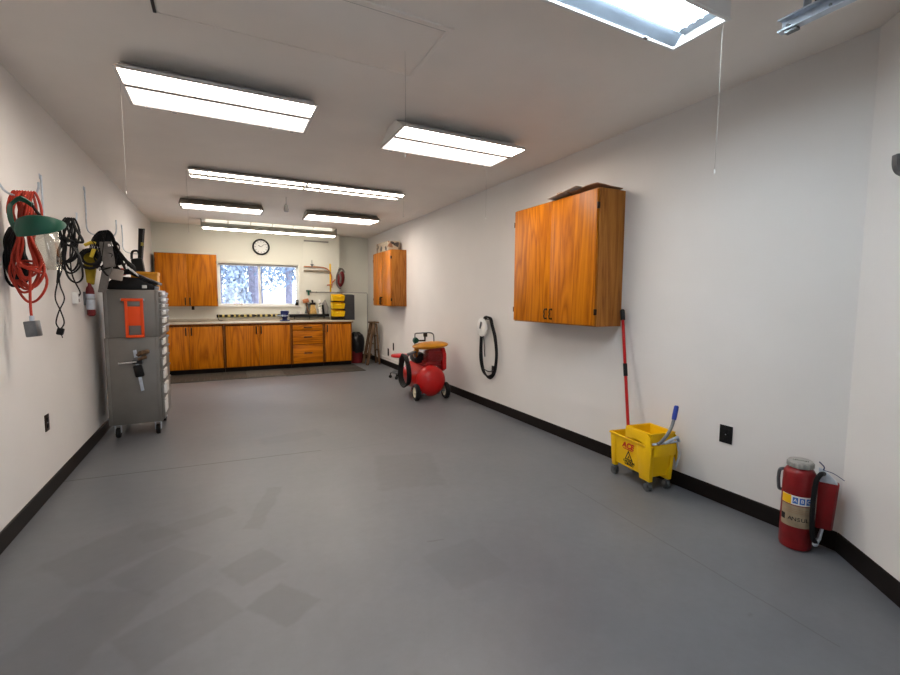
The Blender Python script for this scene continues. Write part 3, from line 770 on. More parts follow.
m = MB(); m.box((2.043, YB-.012, 1.50), (2.073, YB-.001, 2.11), .001); single('yardstick', m, M['yellow_bin'], 'yellow wooden measuring stick upright on the wall by the orange hose', 'measuring stick', (2.058, YB, 1.5))
t = thing('hose_bundle', 'dark red and grey bundle hanging at the wall corner by the measuring stick', 'bundle', (2.27, YB-.06, 1.99)); L_ = t.location
m = MB(); m.ball((2.275, YB-.075, 1.79), (.07, .06, .17), 20, rotm(0, 8)); m.ball((2.23, YB-.07, 1.76), (.05, .05, .15), 16, rotm(0, -6)); m.build('pouch', M['red_dark'], t, L_)
m = MB(); m.tube([(2.24, YB-.07, 1.98), (2.18, YB-.09, 1.85), (2.18, YB-.09, 1.68), (2.25, YB-.09, 1.58)], .02, 8); m.tube([(2.23, YB-.12, 1.90), (2.25, YB-.14, 1.80), (2.24, YB-.13, 1.70)], .018, 8); m.tube([(2.22, YB-.05, 1.93), (2.24, YB-.05, 2.0), (2.31, YB-.05, 2.0), (2.35, YB-.05, 1.93)], .016, 8); m.build('strap', M['grey_cloth'], t, L_)
m = MB(); m.tube([(2.24, YB-.001, 2.03), (2.24, YB-.05, 2.03), (2.25, YB-.06, 1.99), (2.27, YB-.03, 1.985)], .005, 8); m.build('hook', M['steel_dark'], t, L_)
# conduit on back wall
t = thing('conduit_pipe', 'thin grey conduit across the back wall and down the alcove corner', 'pipe', (2.2, YB-.03, 1.50)); L_ = t.location
m = MB(); m.sweep([(1.56, YB-.024, 1.505), (2.30, YB-.024, 1.505), (2.84, YB-.024, 1.5), (2.86, YB-.024, 1.48), (2.86, YB-.024, .02)], .0095, 8); m.build('pipe', M['grey_metal'], t, L_)
m = MB(); m.cyl((1.60, YB-.03, 1.44), (1.60, YB-.03, 1.54), .02, seg=12); m.box((1.55, YB-.04, 1.515), (1.65, YB-.02, 1.545), .004); m.build('valve', M['green'], t, L_)
m = MB(); m.box((2.2, YB-.034, 1.49), (2.22, YB-.001, 1.52), .002); m.box((1.75, YB-.034, 1.49), (1.77, YB-.009, 1.52), .002); m.build('clip', M['grey_metal'], t, L_)

# ------------------------------------------------------------------ alcove floor: rubbish bin, step ladder
t = thing('waste_bin', 'dark red bin wrapped in a black bag beside the base cabinet', 'bin', (2.52, 9.36, 0)); L_ = t.location
m = MB(); m.lathe([(0, .002), (.12, .002), (.125, .02), (.148, .46), (.142, .46), (.12, .03), (0, .02)], 28, None, L_); m.build('tub', M['red_dark'], t, L_)
m = MB(); random.seed(3)
pr = [(.150, .24), (.158, .32), (.165, .44), (.156, .52), (.13, .60), (.07, .645), (0, .65)]
m.lathe(pr, 26, None, L_)
for v in m.bm.verts:
    d = v.co-L_; k = 1+random.uniform(-.05, .07); v.co = L_+Vector((d.x*k, d.y*k, d.z+random.uniform(-.025, .025)))
m.build('bag', M['bag'], t, L_)

t = thing('step_ladder', 'small worn wooden step ladder standing in the far right corner', 'step ladder', (2.775, 9.0, 0), 0)
def bar(a, b, w_, d_, mat, name):
    a, b = Vector(a), Vector(b); m = MB()
    ax = (b-a).normalized(); s1 = Vector((0, 1, 0)); s1 = (s1-ax*s1.dot(ax)).normalized(); s2 = ax.cross(s1)
    q = [s2*w_/2+s1*d_/2, -s2*w_/2+s1*d_/2, -s2*w_/2-s1*d_/2, s2*w_/2-s1*d_/2]
    m.hexa([a+p for p in q], [b+p for p in q], .003)
    return m.build(name, M[mat], t)
# front frame faces the room (towards -x), rear frame behind it
for y0, y1 in ((-.12, -.08), (.17, .12)):
    bar((-.16, y0, .0), (.0, y1, .87), .06, .028, 'old_wood', 'front_rail')
    bar((.11, y0+.02*(1 if y0 < 0 else -1), .0), (.06, y1+.02*(1 if y1 < 0 else -1), .86), .04, .025, 'old_wood', 'rear_rail')
for k, z in enumerate((.22, .44, .66)):
    f = z/.87; m = MB(); x = -.16+.16*f
    m.box((x-.035, -.12+.04*f+.01, z-.011), (x+.075, .17-.05*f-.01, z+.011), .003); m.build('step', M['old_wood'], t)
m = MB(); m.box((-.06, -.115, .868), (.10, .155, .893), .004); m.build('top_cap', M['old_wood'], t)
for z in (.3, .6):
    f = z/.87; x = .11-.06*f; m = MB(); m.box((x-.01, -.10+.03*f, z-.012), (x+.01, .15-.03*f, z+.012), .002); m.build('cross_bar', M['old_wood'], t)

# conduit along right wall low, sockets
m = MB(); m.sweep([(XR-.008, 9.3, .17), (XR-.008, 7.6, .172)], .01, 8); single('cable_conduit', m, M['wall'], 'thin white conduit along the right wall above the skirting behind the stool', 'pipe', (XR, 8.4, .17))
def socket(name, label, c, n, hgt=.115, wd=.07, mat='black', facemat='steel_dark', group='wall sockets', th=.006):
    c, n = Vector(c), Vector(n)
    t = thing(name, label, 'socket', c, 0, group); a = Vector((-n.y, n.x, 0))
    q = Matrix((a, n, Vector((0, 0, 1)))).transposed()
    m = MB(); m.box((-wd/2, 0, -hgt/2), (wd/2, th, hgt/2), .002); m.bm.transform(q.to_4x4()); m.build('cover_plate', M[mat], t)
    for s in (-1, 1):
        m = MB(); m.box((-.017, th-.0005, s*.022-.014), (.017, th+.003, s*.022+.014), .004); m.bm.transform(q.to_4x4()); m.build('receptacle', M[facemat], t)
    m = MB(); m.cyl((0, th, 0), (0, th+.0025, 0), .003, seg=8); m.bm.transform(q.to_4x4()); m.build('screw', M['steel'], t)
    return t
socket('wall_socket', 'black wall socket between the mop bucket and the red extinguisher', (XR, 1.745, .48), (-1, 0, 0), .12, .085, 'black', 'black')
socket('wall_socket', 'black lower wall socket under the far wall cabinet', (XR, 8.58, .29), (-1, 0, 0), .15, .08, 'black', 'black')
socket('wall_socket', 'black upper wall socket nearer the stool, under the far cabinet', (XR, 8.27, .43), (-1, 0, 0), .15, .06, 'black', 'black')
socket('wall_socket', 'black wall socket inside the hanging black cable loop', (XR, 4.62, .49), (-1, 0, 0), .115, .08, 'black', 'black')
socket('wall_socket', 'steel plated wall socket low on the left wall before the tool cabinet', (XL, 3.94, .505), (1, 0, 0), .115, .075, 'bronze', 'black')

# ------------------------------------------------------------------ stool
t = thing('shop_stool', 'low round red stool on castors behind the compressor', 'stool', (2.70, 7.2, 0), 12)
m = MB(); m.lathe([(0, .365), (.13, .365), (.152, .373), (.158, .390), (.15, .411), (.12, .42), (0, .422)], 32); m.build('seat', M['red'], t)
m = MB(); m.cyl((0, 0, .13), (0, 0, .366), .019); m.cyl((0, 0, .11), (0, 0, .22), .026); m.build('post', M['black'], t)
m = MB(); m.sweep([(.155*math.cos(a*PI/16), .155*math.sin(a*PI/16), .105) for a in range(32)], .009, 8, True); m.build('foot_ring', M['steel_dark'], t)
for k in range(5):
    a = k*2*PI/5; d = Vector((math.cos(a), math.sin(a), 0))
    m = MB(); m.sweep([d*.015+Vector((0, 0, .12)), d*.10+Vector((0, 0, .105)), d*.165+Vector((0, 0, .088))], .012, 8); lg = m.build('leg', M['steel_dark'], t)
    m = MB(); m.cyl(d*.165+Vector((0, 0, .05)), d*.165+Vector((0, 0, .09)), .008, seg=8)
    p = Vector((-d.y, d.x, 0)); m.cyl(d*.165+p*.014+Vector((0, 0, .029)), d*.165-p*.014+Vector((0, 0, .029)), .028, seg=16); m.build('castor', M['black'], lg)

# ------------------------------------------------------------------ air compressor
t = thing('air_compressor', 'red portable air compressor with wheels by the right wall', 'air compressor', (2.525, 5.80, 0), -4)
yr = rotm(-90)   # z -> y
TC = .252; TR = .208
prof = [(0, -.44), (.07, -.434), (.14, -.41), (.185, -.37), (.213, -.325), (TR, -.28), (TR, .28), (.213, .325), (.185, .37), (.14, .41), (.07, .434), (0, .44)]
m = MB(); m.lathe(prof, 36, yr, (0, 0, TC)); tank = m.build('tank', M['red'], t)
m = MB(); m.sweep([((TR+.0005)*math.cos(a*PI/20), -.28, TC+(TR+.0005)*math.sin(a*PI/20)) for a in range(40)], .004, 6, True); m.build('weld_seam', M['red'], tank)
m = MB(); m.cyl((-.225, -.34, .113), (.225, -.34, .113), .012, seg=12); m.box((-.12, -.36, .07), (.12, -.31, .10), .004); m.build('axle', M['steel_dark'], t)
m = MB(); m.box((-.10, .2, .005), (-.06, .26, .12), .004).box((.06, .2, .005), (.10, .26, .12), .004).box((-.10, .19, .1), (.10, .27, .118), .003); m.build('foot', M['red_dull'], t)
for s in (-1, 1):
    zr = rotm(0, 90*s)
    m = MB(); m.lathe([(.07, -.028), (.1, -.03), (.113, -.018), (.113, .018), (.1, .03), (.07, .028)], 32, zr, (s*.215, -.34, .113))
    m.lathe([(.07, -.028), (.07, .028)], 32, zr, (s*.215, -.34, .113)); wh = m.build('wheel', M['black_rubber'], t)
    m = MB(); m.lathe([(0, .034), (.02, .034), (.022, .02), (.05, .014), (.069, .026), (.0695, -.026), (.045, -.012), (0, -.015)], 28, zr, (s*.215, -.34, .113)); m.build('hub', M['cream'], wh)
# deck, motor, pump, guard
m = MB(); m.box((-.13, -.27, .502), (.13, .30, .512), .003).box((-.11, -.25, .43), (-.09, .28, .465)).box((.09, -.25, .43), (.11, .28, .465)); m.build('deck', M['red_dull'], t)
m = MB(); m.lathe([(0, -.15), (.07, -.15), (.085, -.13), (.09, -.1), (.09, .08), (.07, .1), (0, .1)], 28, yr, (-.07, .16, .575))
m.box((-.13, .08, .51), (-.01, .22, .52), .004); m.build('motor', M['black'], t)
m = MB()
m.box((-.09, -.25, .511), (.13, -.06, .57), .012)
for k in range(7): m.box((-.065, -.265, .575+k*.019), (.145, -.045, .584+k*.019), .003)
m.box((-.05, -.25, .56), (.13, -.06, .71), .008); m.build('pump', M['red_dull'], t)
m = MB(); m.box((-.035, -.255, .708), (.135, -.055, .755), .012); m.build('cylinder_head', M['red_dark'], t)
m = MB()
m.prism([(-.23, .45), (-.13, .40), (.02, .45), (.06, .52), (.04, .68), (-.05, .745), (-.16, .745), (-.23, .66)], 'X', .165, .225, .012); m.build('belt_guard', M['red'], t)
m = MB(); m.ball((.03, -.09, .775), (.265, .19, .055), 24, rotm(0, -3)); m.build('air_shroud', M['amber'], t)
m = MB(); m.tube([(-.16, -.06, .72), (-.17, -.02, .68), (-.14, .05, .62), (-.1, .08, .58)], .035, 10); m.build('intake_duct', M['amber'], t)
# pipework and gauge
m = MB(); m.tube([(.10, -.1, .76), (.10, -.1, .86), (.09, -.1, .93), (.04, -.1, .955), (-.05, -.08, .955), (-.10, -.06, .95), (-.15, -.04, .945), (-.16, -.03, .90), (-.16, -.03, .60)], .009, 8); m.build('copper_line', M['steel_dark'], t)
m = MB(); m.ball((-.16, -.05, .85), (.042, .03, .045), 16); m.lathe([(0, 0), (.036, 0), (.036, .02), (0, .02)], 20, rotm(90), (-.16, -.075, .85)); m.build('gauge', M['green'], t)
m = MB(); m.box((-.07, -.11, .90), (-.02, -.06, .955), .006); m.cyl((-.05, -.085, .85), (-.05, -.085, .90), .012, seg=10); m.cyl((-.16, -.05, .845), (-.04, -.085, .845), .012, seg=8); m.build('regulator', M['bronze'], t)
m = MB(); m.box((-.30, -.08, .655), (-.17, -.02, .69), .006, rotm(0, -18)); m.cyl((-.25, -.05, .66), (-.25, -.05, .59), .01, seg=8); m.build('pressure_switch', M['steel_dark'], t)
for k in range(4):
    m = MB(); rr = .21+.008*k
    m.sweep([(-.235-.018*k+.01*math.sin(a*PI/8), .03+rr*.9*math.cos(a*PI/16), .41+rr*math.sin(a*PI/16)) for a in range(32)], .011, 8, True); m.build('hose', M['black_rubber'], t)
for q in t.children:   # the machine sits on the tank
    if q.name.split('.')[0] in ('deck', 'motor', 'pump', 'cylinder_head', 'belt_guard', 'air_shroud', 'intake_duct', 'copper_line', 'gauge', 'regulator', 'pressure_switch'): q.location.z = -.058; q.location.x = .05 if q.name.split('.')[0] not in ('gauge', 'copper_line') else .03
    if q.name.startswith('hose'): q.location.z = -.05

# ------------------------------------------------------------------ boxes on the cabinets
t = thing('patterned_box', 'cream box with dark print on top of the far wall cabinet', 'box', (2.82, 8.15, 2.248), 0)
m = MB(); m.box((-.13, -.40, .0005), (.09, .28, .165), .004); m.build('carton', M['carton'], t)
m = MB(); m.box((-.134, -.405, .13), (.094, .285, .172), .004); m.build('lid', M['carton'], t)
# cardboard sheets on near cabinet
m = MB(); random.seed(5)
rows = []
for i in range(9):
    y = 2.672+i*.06; row = []
    for j in range(5):
        x = 2.66+j*.068; z = 2.274+.008*math.sin(i*1.1+j*.9)+(.012 if i > 6 else 0)*(1-j/4)+(.012 if j == 0 else 0)
        if i == 0: z += .004
        row.append((x, y-.012*math.sin(j*2), z))
    rows.append(row)
bot = [[m.bm.verts.new(p) for p in r] for r in rows]; top = [[m.bm.verts.new((p[0], p[1], p[2]+.005)) for p in r] for r in rows]
for i in range(8):
    for j in range(4):
        m.bm.faces.new((bot[i][j], bot[i+1][j], bot[i+1][j+1], bot[i][j+1])); m.bm.faces.new((top[i][j], top[i][j+1], top[i+1][j+1], top[i+1][j]))
for i in range(8):
    m.bm.faces.new((bot[i][0], top[i][0], top[i+1][0], bot[i+1][0])); m.bm.faces.new((bot[i][4], bot[i+1][4], top[i+1][4], top[i][4]))
for j in range(4):
    m.bm.faces.new((bot[0][j], bot[0][j+1], top[0][j+1], top[0][j])); m.bm.faces.new((bot[8][j], top[8][j], top[8][j+1], bot[8][j+1]))
single('cardboard_sheet', m, M['card'], 'crumpled brown cardboard sheet on the large wall cabinet', 'cardboard', (2.8, 2.9, 2.263))
m = MB(); m.hexa([(2.61, 2.86, 2.302), (2.625, 3.24, 2.270), (2.80, 3.26, 2.272), (2.80, 2.86, 2.300)], [(2.61, 2.86, 2.306), (2.625, 3.24, 2.274), (2.80, 3.26, 2.276), (2.80, 2.86, 2.304)])
single('paper_sheet', m, M['card_grey'], 'pale paper sheet poking over the front edge of the large wall cabinet', 'paper', (2.7, 3.0, 2.28))

# ------------------------------------------------------------------ cable with white disc on the right wall
t = thing('cable_reel', 'white disc reel with a long black cable loop on the right wall', 'cable reel', (XR, 4.75, 1.05)); L_ = t.location
zx = rotm(0, -90)
m = MB(); m.lathe([(0, .002), (.05, .002), (.05, .05), (.115, .052), (.118, .066), (.10, .075), (.035, .079), (0, .079)], 36, zx, (XR, 4.81, 1.02)); m.build('disc', M['white'], t, L_)
m = MB(); m.box((XR-.089, 4.80, 1.0), (XR-.078, 4.825, 1.09), .003, rotm(20)); m.build('crank', M['steel_dark'], t, L_)
m = MB()
for k in range(3):
    o = .014*k; x = XR-.03-.012*k
    m.sweep(spline([(x, 4.75, 1.14+o*.5), (x, 4.65, 1.14), (x, 4.60, 1.05), (x, 4.53, .90), (x, 4.50-o*.3, .70), (x, 4.53, .50), (x, 4.61, .405+o), (x, 4.70, .39+o), (x, 4.80, .47), (x, 4.85+o*.4, .62), (x, 4.86, .80), (x, 4.84, .98), (x, 4.81, 1.08)], 6, True), .0105, 8, True)
m.build('cable', M['black_rubber'], t, L_)
m = MB(); m.tube([(XR-.05, 4.79, .95), (XR-.05, 4.77, .8), (XR-.045, 4.76, .65)], .006, 8); m.tube([(XR-.05, 4.86, .55), (XR-.05, 4.80, .5), (XR-.03, 4.70, .47), (XR-.02, 4.64, .48)], .006, 8); m.build('plug_lead', M['black_rubber'], t, L_)
m = MB(); m.tube([(XR+.002, 4.70, 1.13), (XR-.05, 4.70, 1.125), (XR-.075, 4.70, 1.135), (XR-.08, 4.70, 1.16)], .007, 8); m.build('hook', M['black'], t, L_)

# ------------------------------------------------------------------ mop bucket
BK = Vector((2.785, 2.262, 0))
t = thing('mop_bucket', 'yellow wheeled mop bucket with wringer against the right wall', 'mop bucket', BK, -8)
# local: length along y (-.22 .. .22), width along x (-.13 .. .13); end towards the doorway is -y
def tub(m, b0, b1, z0, z1, th):
    (ax, ay), (bx, by) = b0, b1
    o0 = [(-ax, -ay, z0), (ax, -ay, z0), (ax, ay, z0), (-ax, ay, z0)]
    o1 = [(-bx, -by, z1), (bx, -by, z1), (bx, by, z1), (-bx, by, z1)]
    i1 = [(-bx+th, -by+th, z1), (bx-th, -by+th, z1), (bx-th, by-th, z1), (-bx+th, by-th, z1)]
    i0 = [(-ax+th, -ay+th, z0+th), (ax-th, -ay+th, z0+th), (ax-th, ay-th, z0+th), (-ax+th, ay-th, z0+th)]
    V = [[m.bm.verts.new(p) for p in r] for r in (o0, o1, i1, i0)]
    for A, B in zip(V, V[1:]):
        for k in range(4): m.bm.faces.new((A[k], A[(k+1) % 4], B[(k+1) % 4], B[k]))
    m.bm.faces.new(V[0][::-1]); m.bm.faces.new(V[3])
m = MB(); tub(m, (.09, .18), (.112, .212), .105, .335, .006); tubo = m.build('tub', M['yellow'], t)
bpy.context.view_layer.update()
m = MB()   # rolled rim
m.sweep([(-.113, -.213, .333), (.113, -.213, .333), (.113, .213, .333), (-.113, .213, .333)], .0085, 8, True); m.build('rim', M['yellow'], t)
# skirt legs: moulded feet at the four corners
for sx in (-1, 1):
    for sy in (-1, 1):
        m = MB(); ln = .14 if sy < 0 else .055
        p0 = [(sx*.068, sy*.198, .075), (sx*.101, sy*.198, .075), (sx*.101, sy*(.198-ln*.7), .075), (sx*.068, sy*(.198-ln*.7), .075)]
        p1 = [(sx*.078, sy*.211, .315), (sx*.1125, sy*.211, .315), (sx*.111, sy*(.211-ln), .315), (sx*.078, sy*(.211-ln), .315)]
        m.hexa(p0, p1, .004); m.build('foot_panel', M['yellow'], t)
        m = MB(); c = Vector((sx*.084, sy*(.175), 0))
        m.cyl(c+Vector((0, 0, .055)), c+Vector((0, 0, .078)), .014, seg=12)
        m.box(c+Vector((-.022, -.012, .028)), c+Vector((-.018, .02, .06)), .001).box(c+Vector((.018, -.012, .028)), c+Vector((.022, .02, .06)), .001).box(c+Vector((-.022, -.012, .057)), c+Vector((.022, .02, .061)), .001)
        cs = m.build('castor', M['steel_dark'], t)
        m = MB(); m.cyl(c+Vector((-.015, .006, .0305)), c+Vector((.015, .006, .0305)), .03, seg=20); m.build('wheel', M['steel_dark'], cs)
# wringer basket at the doorway half
m = MB()
wr = [(-.103, -.203), (.103, -.203), (.103, .03), (-.103, .03)]
def off(pts, dx, dy): return [(x-math.copysign(dx, x), (y+dy if y < -.05 else y-dy)) for x, y in pts]
ring = []
for pts, z in ((off(wr, .03, .03), .26), (wr, .355), (wr, .428), (off(wr, .006, .006), .428), (off(wr, .012, .012), .355), (off(wr, .04, .04), .27)):
    ring.append([m.bm.verts.new((x, y, z)) for x, y in pts])
for A, B in zip(ring, ring[1:]):
    for k in range(4): m.bm.faces.new((A[k], A[(k+1) % 4], B[(k+1) % 4], B[k]))
m.bm.faces.new(ring[0][::-1]); m.bm.faces.new(ring[-1])
wrg = m.build('wringer', M['yellow'], t)
m = MB(); m.sweep([(-.105, -.205, .426), (.105, -.205, .426), (.105, .032, .426), (-.105, .032, .426)], .0065, 8, True); m.build('rim', M['yellow'], wrg)
for sx in (-1, 1):    # curved cheeks hooking over the rim
    m = MB(); x0 = sx*.114; x1 = sx*.122
    m.prism([(-.222, .20), (-.19, .27), (-.165, .345), (-.10, .362), (.035, .345), (.035, .426), (-.175, .426), (-.212, .40), (-.228, .30)], 'X', min(x0, x1), max(x0, x1), .002); m.build('cheek', M['yellow'], wrg)
m = MB(); m.box((-.10, -.235, .27), (.10, -.222, .355), .006); m.build('press_plate', M['yellow'], wrg)
m = MB(); m.cyl((-.12, -.24, .37), (.12, -.24, .37), .008, seg=10); m.sweep([(.095, -.24, .37), (.10, -.26, .28), (.105, -.222, .16)], .006, 8); m.sweep([(-.02, -.245, .37), (.02, -.26, .395), (.075, -.262, .41), (.10, -.245, .38)], .011, 8); m.build('linkage', M['steel'], wrg)
m = MB(); m.tube([(-.09, -.252, .372), (-.06, -.256, .392), (-.01, -.25, .43), (.035, -.242, .48), (.058, -.237, .53), (.065, -.235, .55)], .0115, 10); lv = m.build('lever', M['steel_dark'], wrg)
m = MB(); m.sweep([(.058, -.237, .53), (.066, -.234, .555), (.088, -.226, .62), (.09, -.225, .626)], [.015, .017, .016, .011], 12); m.build('lever_grip', M['blue'], t)
# printing on the room-side long face (-x side)
tilt = math.atan2(.022, .23)
frot = Matrix(((0, -math.sin(tilt), -math.cos(tilt)), (-1, 0, 0), (0, math.cos(tilt), -math.sin(tilt))))
def onface(y, z): 
    f = (z-.105)/.23
    return (-(.09+.022*f)-.0012, y, z)
text('ACE', .06, 'brand_text', M['text_red'], t, onface(.02, .275), frot, .0006, 1.05, .0022, .25)
m = MB(); a = onface(.02, .247)
m.box(Vector(a)+Vector((-.0005, -.05, -.003)), Vector(a)+Vector((.0005, .05, .003)))
m.build('red_rule', M['text_red'], t)
def tri(y, z, w_, h_, name, mat, lift=0):
    m = MB(); P = []
    for yy, zz in ((y-w_/2, z), (y+w_/2, z), (y, z+h_)):
        p = Vector(onface(yy, zz)); P.append(p)
    nrm = Vector((-1, 0, -.13)).normalized()*(.0008+lift)
    A = [m.bm.verts.new(p) for p in P]; B = [m.bm.verts.new(p+nrm) for p in P]
    m.bm.faces.new(A); m.bm.faces.new(B[::-1])
    for k in range(3): m.bm.faces.new((A[k], A[(k+1) % 3], B[(k+1) % 3], B[k]))
    return m.build(name, mat, t)
tri(.015, .165, .085, .075, 'warning_triangle', M['text_black'])
tri(.015, .173, .056, .05, 'warning_field', M['yellow'], .0006)
m = MB(); a = Vector(onface(.015, .19)); m.box(a+Vector((-.0022, -.004, -.016)), a+Vector((-.001, .004, .016)), 0, rotm(25)); m.build('falling_figure', M['text_black'], t)
text('CAUTION', .026, 'caution_text', M['text_black'], t, onface(.015, .15), frot, .0006, 1, .0012)
text('CUIDADO', .02, 'caution_text', M['text_black'], t, onface(.015, .13), frot, .0006, 1, .001)

# mop
t = thing('mop', 'red handled mop standing in the yellow bucket, leaning by the wall cabinet', 'mop', (2.80, 2.43, .15)); L_ = t.location
P0, P1 = Vector((2.805, 2.385, .19)), Vector((2.922, 2.612, 1.29))
d = (P1-P0)
m = MB(); m.sweep([P0, P1], .0125, 12); m.build('handle', M['red'], t, L_)
m = MB(); m.sweep([P1-d*.075, P1-d*.005, P1+d*.004], [.018, .019, .012], 12); m.build('end_grip', M['black'], t, L_)
m = MB(); m.sweep([P0+d*.52, P0+d*.61], .0165, 12); m.build('sleeve', M['black'], t, L_)
m = MB(); m.box(P0+Vector((-.05, -.015, -.02)), P0+Vector((.05, .015, .02)), .006)
random.seed(8)
for k in range(26):
    a = random.uniform(-.045, .045); b = random.uniform(-.03, .06)
    m.sweep(spline([P0+Vector((a, 0, 0)), P0+Vector((a*1.2, b*.6, -.02)), P0+Vector((a*1.3, b, -.066))], 3), .007, 5)
m.build('mop_head', M['cord_white'], t, L_)

# ------------------------------------------------------------------ extinguisher near the corner
view = Vector((.913, .407, 0)).normalized(); rgt = Vector((view.y, -view.x, 0))
EC = Vector((2.82, 1.245, 0))
t = thing('fire_extinguisher', 'old red fire extinguisher with side cartridge by the angled wall', 'fire extinguisher', EC)
ez = math.degrees(math.atan2(rgt.y, rgt.x)); t.rotation_euler = (0, 0, R(ez))
# local frame: x = right as seen from the doorway, y = away, z up
r_ = .075
m = MB(); m.lathe([(0, .0), (.062, .0), (.071, .006), (r_, .02), (r_, .405), (.072, .428), (.062, .446), (.05, .455), (0, .455)], 40); m.build('cylinder', M['red_dull'], t)
m = MB(); m.lathe([(.048, .455), (.056, .458), (.058, .485), (.053, .494), (0, .496)], 36)
for k in range(18):
    a = k*2*PI/18; m.box((.057*math.cos(a)-.005, .057*math.sin(a)-.005, .46), (.057*math.cos(a)+.005, .057*math.sin(a)+.005, .485), .002)
m.build('fill_cap', M['cord_white'], t)
text('RECHARGE', .014, 'cap_text', M['text_black'], t, (0, -.02, .497), Matrix.Identity(3))
# wrapped labels
def wrap(name, mat, a0, a1, z0, z1, rr):
    m = MB(); n = 14; rows = []
    for i in range(n+1):
        a = R(a0+(a1-a0)*i/n); c, s = math.sin(a), -math.cos(a)
        rows.append([m.bm.verts.new(p) for p in ((rr*c, rr*s, z0), (rr*c, rr*s, z1), ((rr-.001)*c, (rr-.001)*s, z1), ((rr-.001)*c, (rr-.001)*s, z0))])
    for A, B in zip(rows, rows[1:]):
        for k in range(4): m.bm.faces.new((A[k], A[(k+1) % 4], B[(k+1) % 4], B[k]))
    m.bm.faces.new(rows[0]); m.bm.faces.new(rows[-1][::-1])
    return m.build(name, mat, t)
wrap('instruction_label', M['label_tan'], -62, 52, .135, .255, r_+.0012)
wrap('class_sticker', M['white'], -62, 56, .26, .31, r_+.0014)
wrap('yellow_mark', M['yellow'], -61, -22, .261, .309, r_+.002)
def onroll(s, size, ang, z, name, mat):
    a = R(ang); rot = Matrix(((math.cos(a), 0, math.sin(a)), (math.sin(a), 0, -math.cos(a)), (0, 1, 0)))
    rr = r_+.0026
    return text(s, size, name, mat, t, (rr*math.sin(a), -rr*math.cos(a), z), rot)
for s, a in (('A', -8), ('B', 15), ('C', 38)):
    wrap('class_mark', M['label_blue'], a-9, a+9, .268, .302, r_+.002)
    onroll(s, .026, a, .285, 'class_letter', M['white'])
wrap('maker_mark', M['text_black'], -60, -42, .165, .198, r_+.002)
for k, (s, a) in enumerate(zip('ANSUL', (-22, -8, 7, 22, 36))): onroll(s, .03, a, .18, 'maker_letter', M['text_black'])
for z in (.235, .225, .215): wrap('print_line', M['card'], -40, 40, z-.001, z+.001, r_+.0018)
# cartridge shell at the right, hose, nozzle, carry handle
m = MB(); m.prism([(.080, -.03), (.155, -.03), (.168, -.012), (.168, .028), (.152, .04), (.080, .04)], 'Z', .145, .40, .004)
for v in m.bm.verts:
    f = (v.co.z-.145)/.255
    v.co.x = .080+(v.co.x-.080)*(.84+.16*f)
m.build('cartridge_shell', M['red_dull'], t)
m = MB(); m.hexa([(.085, -.025, .40), (.162, -.022, .398), (.162, .03, .398), (.085, .035, .40)], [(.078, -.02, .465), (.10, -.015, .46), (.10, .03, .46), (.078, .03, .465)], .004); m.build('cartridge_head', M['steel'], t)
m = MB(); m.tube([(.10, -.012, .445), (.085, -.06, .45), (.070, -.07, .41), (.064, -.075, .30), (.066, -.073, .18), (.074, -.068, .10), (.088, -.05, .07)], .012, 10); m.build('hose', M['black_rubber'], t)
m = MB(); m.sweep([(.088, -.05, .07), (.10, -.03, .085), (.112, -.01, .147)], [.013, .010, .008], 10); m.ball((.086, -.053, .062), .014, 12); m.build('nozzle', M['steel'], t)
m = MB(); m.tube([(.098, 0, .458), (.10, -.01, .48), (.09, -.015, .495), (.078, -.03, .51)], .003, 6); m.tube([(.10, 0, .46), (.14, -.01, .455), (.185, -.02, .43)], .0018, 6); m.build('seal_wire', M['navy'], t)
m = MB(); m.tube([(-.07, .01, .425), (-.088, .0, .42), (-.093, 0, .38), (-.091, 0, .34), (-.086, 0, .31), (-.07, .01, .305)], .009, 8)
m.build('carry_handle', M['steel_dark'], t)

# grey hook on the angled wall
hk = A0+ND*.335; t = thing('utility_hook', 'dark grey utility hook on the angled wall at the right edge', 'hook', hk+Vector((0, 0, 1.945)))
m = MB()
pth = [Vector((0, 0, .0)), NN*.02, NN*.045+Vector((0, 0, -.012)), NN*.075+Vector((0, 0, .0)), NN*.09+Vector((0, 0, .03)), NN*.092+Vector((0, 0, .075))]
m.ribbon(pth, ND*.032, .016); m.build('prong', M['steel_dark'], t)
m = MB(); a, b = -ND*.02, ND*.02
m.hexa([a+Vector((0, 0, -.05)), b+Vector((0, 0, -.05)), b+NN*.005+Vector((0, 0, -.05)), a+NN*.005+Vector((0, 0, -.05))], [a+Vector((0, 0, .06)), b+Vector((0, 0, .06)), b+NN*.005+Vector((0, 0, .06)), a+NN*.005+Vector((0, 0, .06))]); m.build('plate', M['steel_dark'], t)

# ------------------------------------------------------------------ left wall: hooks and what hangs on them
def jhook(label, y, zt, zb, out, tip):
    t = thing('wall_hook', label, 'hook', (XL, y, zt), 0, 'long wire hooks on the left wall'); L_ = t.location
    m = MB(); x = XL+.008
    m.tube([(x, y, zt), (x, y, (zt+zb)/2), (x, y, zb+.05), (x+.03, y, zb), (x+out*.5, y, zb-.02), (x+out*.85, y, zb-.015), (x+out, y, zb+.03), (x+out+.004, y, zb+tip)], .0058, 8); m.build('rod', M['steel'], t, L_)
    m = MB(); m.box((XL, y-.012, zt-.03), (XL+.004, y+.012, zt+.01), .001); m.build('plate', M['steel'], t, L_)
jhook('long wire hook holding the red extension cord', 3.45, 2.10, 1.965, .17, .07)
jhook('long wire hook above the black cord bundle', 4.15, 2.22, 1.90, .18, .08)
jhook('long wire hook holding the tool belt', 5.29, 2.385, 1.965, .22, .14)
jhook('long wire hook farthest along the left wall', 6.97, 2.28, 1.95, .20, .06)

